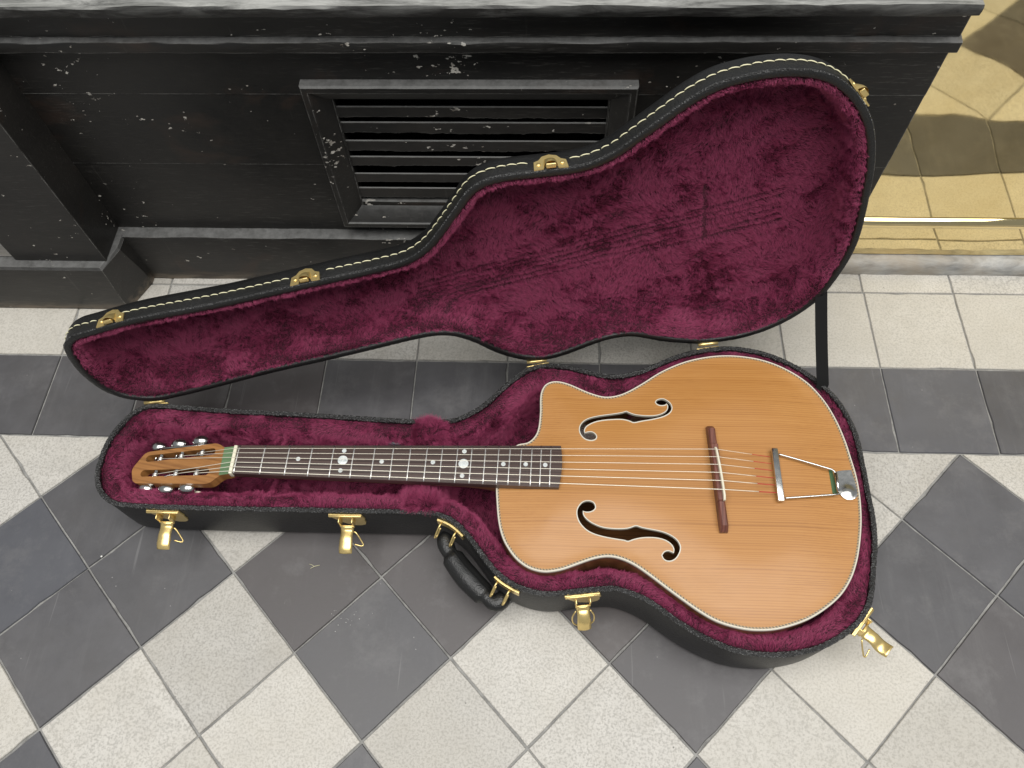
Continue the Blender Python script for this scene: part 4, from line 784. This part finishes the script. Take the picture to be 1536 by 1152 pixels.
# small grey plastic thing in the pocket behind the neck
cp = np.array(DATA['capo']); cap = thing('string_winder', (cp[0], cp[1], .055), 'small grey plastic tool tucked behind the guitar neck by the neck rest', 'tool')
mesh('handle', *xf(bev_box((-.022, -.006, 0), (.024, .006, .014), .004, 3), (cp[0], cp[1], .062), (1, -.05, 0), (.05, 1, 0), (0, 0, 1)), MAT['capo'], cap)
mesh('crank', *xf(bev_box((-.016, -.0085, .010), (.004, .0085, .018), .003, 3), (cp[0], cp[1], .062), (1, -.05, 0), (.05, 1, 0), (0, 0, 1)), MAT['capo'], cap)

# ------------------------------------------------------------------ plush pile
def pile(name, ob, parent, dens, length, seed, lean=None, lf=None, keep=None, radius=.00016, rand=.30, wavy=.55, npts=4, clump=.16):
    me = ob.data; nv = len(me.vertices); co = np.empty(nv*3); me.vertices.foreach_get('co', co); co = co.reshape(-1, 3)
    me.calc_loop_triangles(); T_ = np.empty(len(me.loop_triangles)*3, int); me.loop_triangles.foreach_get('vertices', T_); T_ = T_.reshape(-1, 3)
    vn = np.empty(nv*3); me.vertices.foreach_get('normal', vn); vn = vn.reshape(-1, 3)
    a, b, c = co[T_[:, 0]], co[T_[:, 1]], co[T_[:, 2]]; ar = .5*np.linalg.norm(np.cross(b-a, c-a), axis=1)
    r = np.random.default_rng(seed); n = int(ar.sum()*dens); t = r.choice(len(T_), n, p=ar/ar.sum()); u = r.random((n, 2)); su = np.sqrt(u[:, 0]); w = np.stack([1-su, su*(1-u[:, 1]), su*u[:, 1]], 1)
    P = (co[T_[t]]*w[:, :, None]).sum(1); N = (vn[T_[t]]*w[:, :, None]).sum(1); N /= np.linalg.norm(N, axis=1)[:, None]
    if keep is not None:
        k = keep(P, N); P, N = P[k], N[k]; n = len(P)
    fld = Noise([(.07, .45), (.022, .45), (.008, .35)], seed+1, 3)(P)
    ln = lean(P, N) if lean is not None else np.zeros_like(P)
    d = ln+fld*wavy+r.normal(0, rand, (n, 3)); d -= N*(d*N).sum(1)[:, None]
    Ls = length*np.clip(1+.28*Noise([(.03, .6), (.010, .6)], seed+2)(P)[:, 0]+r.normal(0, .14, n), .35, 1.7)
    if lf is not None: Ls = Ls*lf(P)
    out = np.empty((n, npts, 3)); curl = r.normal(0, .16, (n, 3))
    dm = np.linalg.norm(d, axis=1)[:, None]; d = d/np.maximum(1, dm/1.6)
    # tufts: every strand's tip is drawn towards the nearest tuft
    ci = r.choice(n, max(1, int(n*clump)), replace=False); kd = KDTree(len(ci))
    for q_, i_ in enumerate(ci): kd.insert(P[i_], q_)
    kd.balance(); near = ci[np.fromiter((kd.find(p_)[1] for p_ in P), int, n)]
    pull = (.40*r.uniform(.5, 1.2, n))[:, None]
    for k in range(npts):
        s = k/(npts-1); q = N*(s-.18*s*s)+d*(s**1.6)*.9
        out[:, k] = P+q*Ls[:, None]/np.sqrt(1+(d**2).sum(1))[:, None]
    for k in range(1, npts):
        s = k/(npts-1); out[:, k] += (out[near, k]-out[:, k])*pull*s**1.2+curl*(s*s)*Ls[:, None]*.8
    cv = bpy.data.hair_curves.new(name); cv.add_curves([npts]*n)
    cv.attributes['position'].data.foreach_set('vector', out.reshape(-1).astype(np.float32))
    ra = cv.attributes.get('radius') or cv.attributes.new('radius', 'FLOAT', 'POINT')
    ra.data.foreach_set('value', np.tile(np.linspace(radius, radius*.35, npts), n).astype(np.float32))
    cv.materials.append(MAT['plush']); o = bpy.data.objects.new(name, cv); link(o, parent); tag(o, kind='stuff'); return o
def flip(ob, ref):
    """make the normals face the given side"""
    me = ob.data; bm = bmesh.new(); bm.from_mesh(me); bmesh.ops.recalc_face_normals(bm, faces=bm.faces[:]); s = sum(f.calc_area()*ref(f) for f in bm.faces)
    if s < 0: bmesh.ops.reverse_faces(bm, faces=bm.faces[:])
    bm.to_mesh(me); bm.free(); me.update()
flip(lid_lining, lambda f: -np.dot(f.normal, LF['D'])); flip(lining, lambda f: f.normal.z)
for ob in (rest, divider, pocket): flip(ob, lambda f: f.normal.z)
LP = {k: np.array(v) for k, v in DATA['lidpts'].items()}
def to_lid(P): q = P-LF['o']; return np.column_stack([q @ LF['ax'], q @ LF['U']]), q @ LF['D']
def segd(Q, a, b):
    d = b-a; t = np.clip(((Q-a) @ d)/(d @ d), 0, 1); return np.linalg.norm(Q-(a+t[:, None]*d), axis=1)
def lid_len(P):
    Q, dep = to_lid(P); k = np.ones(len(Q)); deep = dep > .02; jig = Noise([(.03, .00035)], 77)(P)[:, 0]
    for i in range(6):
        t = i/5; a = LP['sA']*(1-t)+LP['sC']*t; b = LP['sB']*(1-t)+LP['sD']*t
        dd_ = segd(Q, a, b)+jig; k = np.where(deep, k*(1-.92*np.exp(-(dd_/.0026)**2)*(.85+.15*np.sin(Q[:, 0]*19+i))), k)
    dd_ = segd(Q, LP['bridge0'], LP['bridge1']); k = np.where(deep, k*(1-.9*np.exp(-(dd_/.0042)**2)), k)
    for a, b in ((LP['k1'], LP['k2']), (LP['k2'], LP['k3'])):
        dd_ = segd(Q, a, b)+jig*3; k = np.where(deep, k*(1-.55*np.exp(-(dd_/.0045)**2)), k)
    pq = ((Q[:, 0]-LP['patch0'][0])*.92+(Q[:, 1]-LP['patch0'][1])*.38)/.034, (-(Q[:, 0]-LP['patch0'][0])*.38+(Q[:, 1]-LP['patch0'][1])*.92)/.014
    k = k*(1-.45*np.clip(1.4*np.exp(-(pq[0]**4+pq[1]**4)), 0, 1)); k = np.where(dep < .014, k*.70, k); return np.clip(k, .10, 2)
def inward(P2, O2, N2, reach=.020):
    out = np.zeros_like(P2)
    for s in np.array_split(np.arange(len(P2)), max(1, len(P2)//1000)):
        D_ = ((P2[s][:, None]-O2[None])**2).sum(2); j = D_.argmin(1); w_ = np.clip(1-np.sqrt(D_[np.arange(len(s)), j])/reach, 0, 1); out[s] = N2[j]*w_[:, None]
    return out
O2r, N2r, O2l, N2l = rim[::2], rimN[::2], lid2[::2], lidN[::2]
patch = Noise([(.11, 1.0), (.05, .6)], 31, 3)
def lid_lean(P, N):
    Q, dep = to_lid(P); v_ = patch(P)*.40-LF['U']*.25+LF['ax']*.3
    pt = np.exp(-((Q[:, 0]-LP['patch0'][0])/.030)**2-((Q[:, 1]-LP['patch0'][1])/.014)**2)[:, None]
    iw = inward(Q, O2l, N2l); return v_+pt*LF['U']*-1.6+2.2*(iw[:, :1]*LF['ax']+iw[:, 1:2]*LF['U'])
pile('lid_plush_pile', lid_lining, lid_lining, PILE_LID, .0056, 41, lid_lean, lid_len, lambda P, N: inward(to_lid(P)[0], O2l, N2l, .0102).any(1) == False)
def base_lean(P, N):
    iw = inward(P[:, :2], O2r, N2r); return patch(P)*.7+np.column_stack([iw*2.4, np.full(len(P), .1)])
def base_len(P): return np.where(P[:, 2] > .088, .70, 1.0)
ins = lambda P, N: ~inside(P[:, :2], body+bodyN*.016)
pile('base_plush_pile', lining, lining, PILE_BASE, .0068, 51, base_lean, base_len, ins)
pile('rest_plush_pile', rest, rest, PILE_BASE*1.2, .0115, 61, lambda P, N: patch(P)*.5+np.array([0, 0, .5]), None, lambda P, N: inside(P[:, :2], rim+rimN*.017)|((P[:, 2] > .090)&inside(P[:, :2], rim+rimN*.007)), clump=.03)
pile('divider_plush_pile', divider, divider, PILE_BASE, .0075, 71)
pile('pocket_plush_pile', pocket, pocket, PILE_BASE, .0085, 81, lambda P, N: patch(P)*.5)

# ------------------------------------------------------------------ litter on the tiles
q = DATA['tip']
tw = np.array(q[1]); t0, t1 = np.array(q[2]), np.array(q[3])
V, F = join([tube([t0+[0, 0, .001], tw+[0, 0, .0016], t1+[.0, 0, .001]], .00055, 5), tube([tw+[0, 0, .0016], tw+[-.004, .002, .002], tw+[-.008, .003, .0012]], .0004, 5)])
tag(mesh('straw', V, F, MAT['twig']), 'tiny forked piece of dry straw on the dark tile before the case', 'straw')
def crumb(p, r, label):
    p = np.array(p); V = []; n1 = 8
    for k in range(5):
        ph_ = math.pi*k/4; V += [(p[0]+r*math.sin(ph_)*math.cos(a)*rng.uniform(.8, 1.2), p[1]+r*math.sin(ph_)*math.sin(a)*rng.uniform(.8, 1.2), .0005+r*.5+r*.5*math.cos(ph_)) for a in np.linspace(0, 2*math.pi, n1, endpoint=False)]
    F = [(k*n1+a, k*n1+(a+1) % n1, (k+1)*n1+(a+1) % n1, (k+1)*n1+a) for k in range(4) for a in range(n1)]
    tag(mesh('crumb', V, F, MAT['crumb']), label, 'crumb')
crumb(q[0], .0016, 'single white crumb on the joint between dark tiles at the lower left')
P = []
for cx_, cy_, k in ((-.745, .437, 34), (-.26, .22, 22), (-.375, .445, 8)):
    for _ in range(k):
        x, y, r = cx_+rng.normal(0, .012), cy_+rng.normal(0, .008), rng.uniform(.0003, .0007)
        P.append(([(x-r, y-r, .0002), (x+r, y-r*.7, .0002), (x, y+r, .0002), (x, y, .0002+r*1.2)], [(0, 1, 3), (1, 2, 3), (2, 0, 3)]))
tag(mesh('grit', *join(P), MAT['crumb'], smooth=False), 'fine pale grit scattered on the dark tiles', 'grit', kind='stuff')
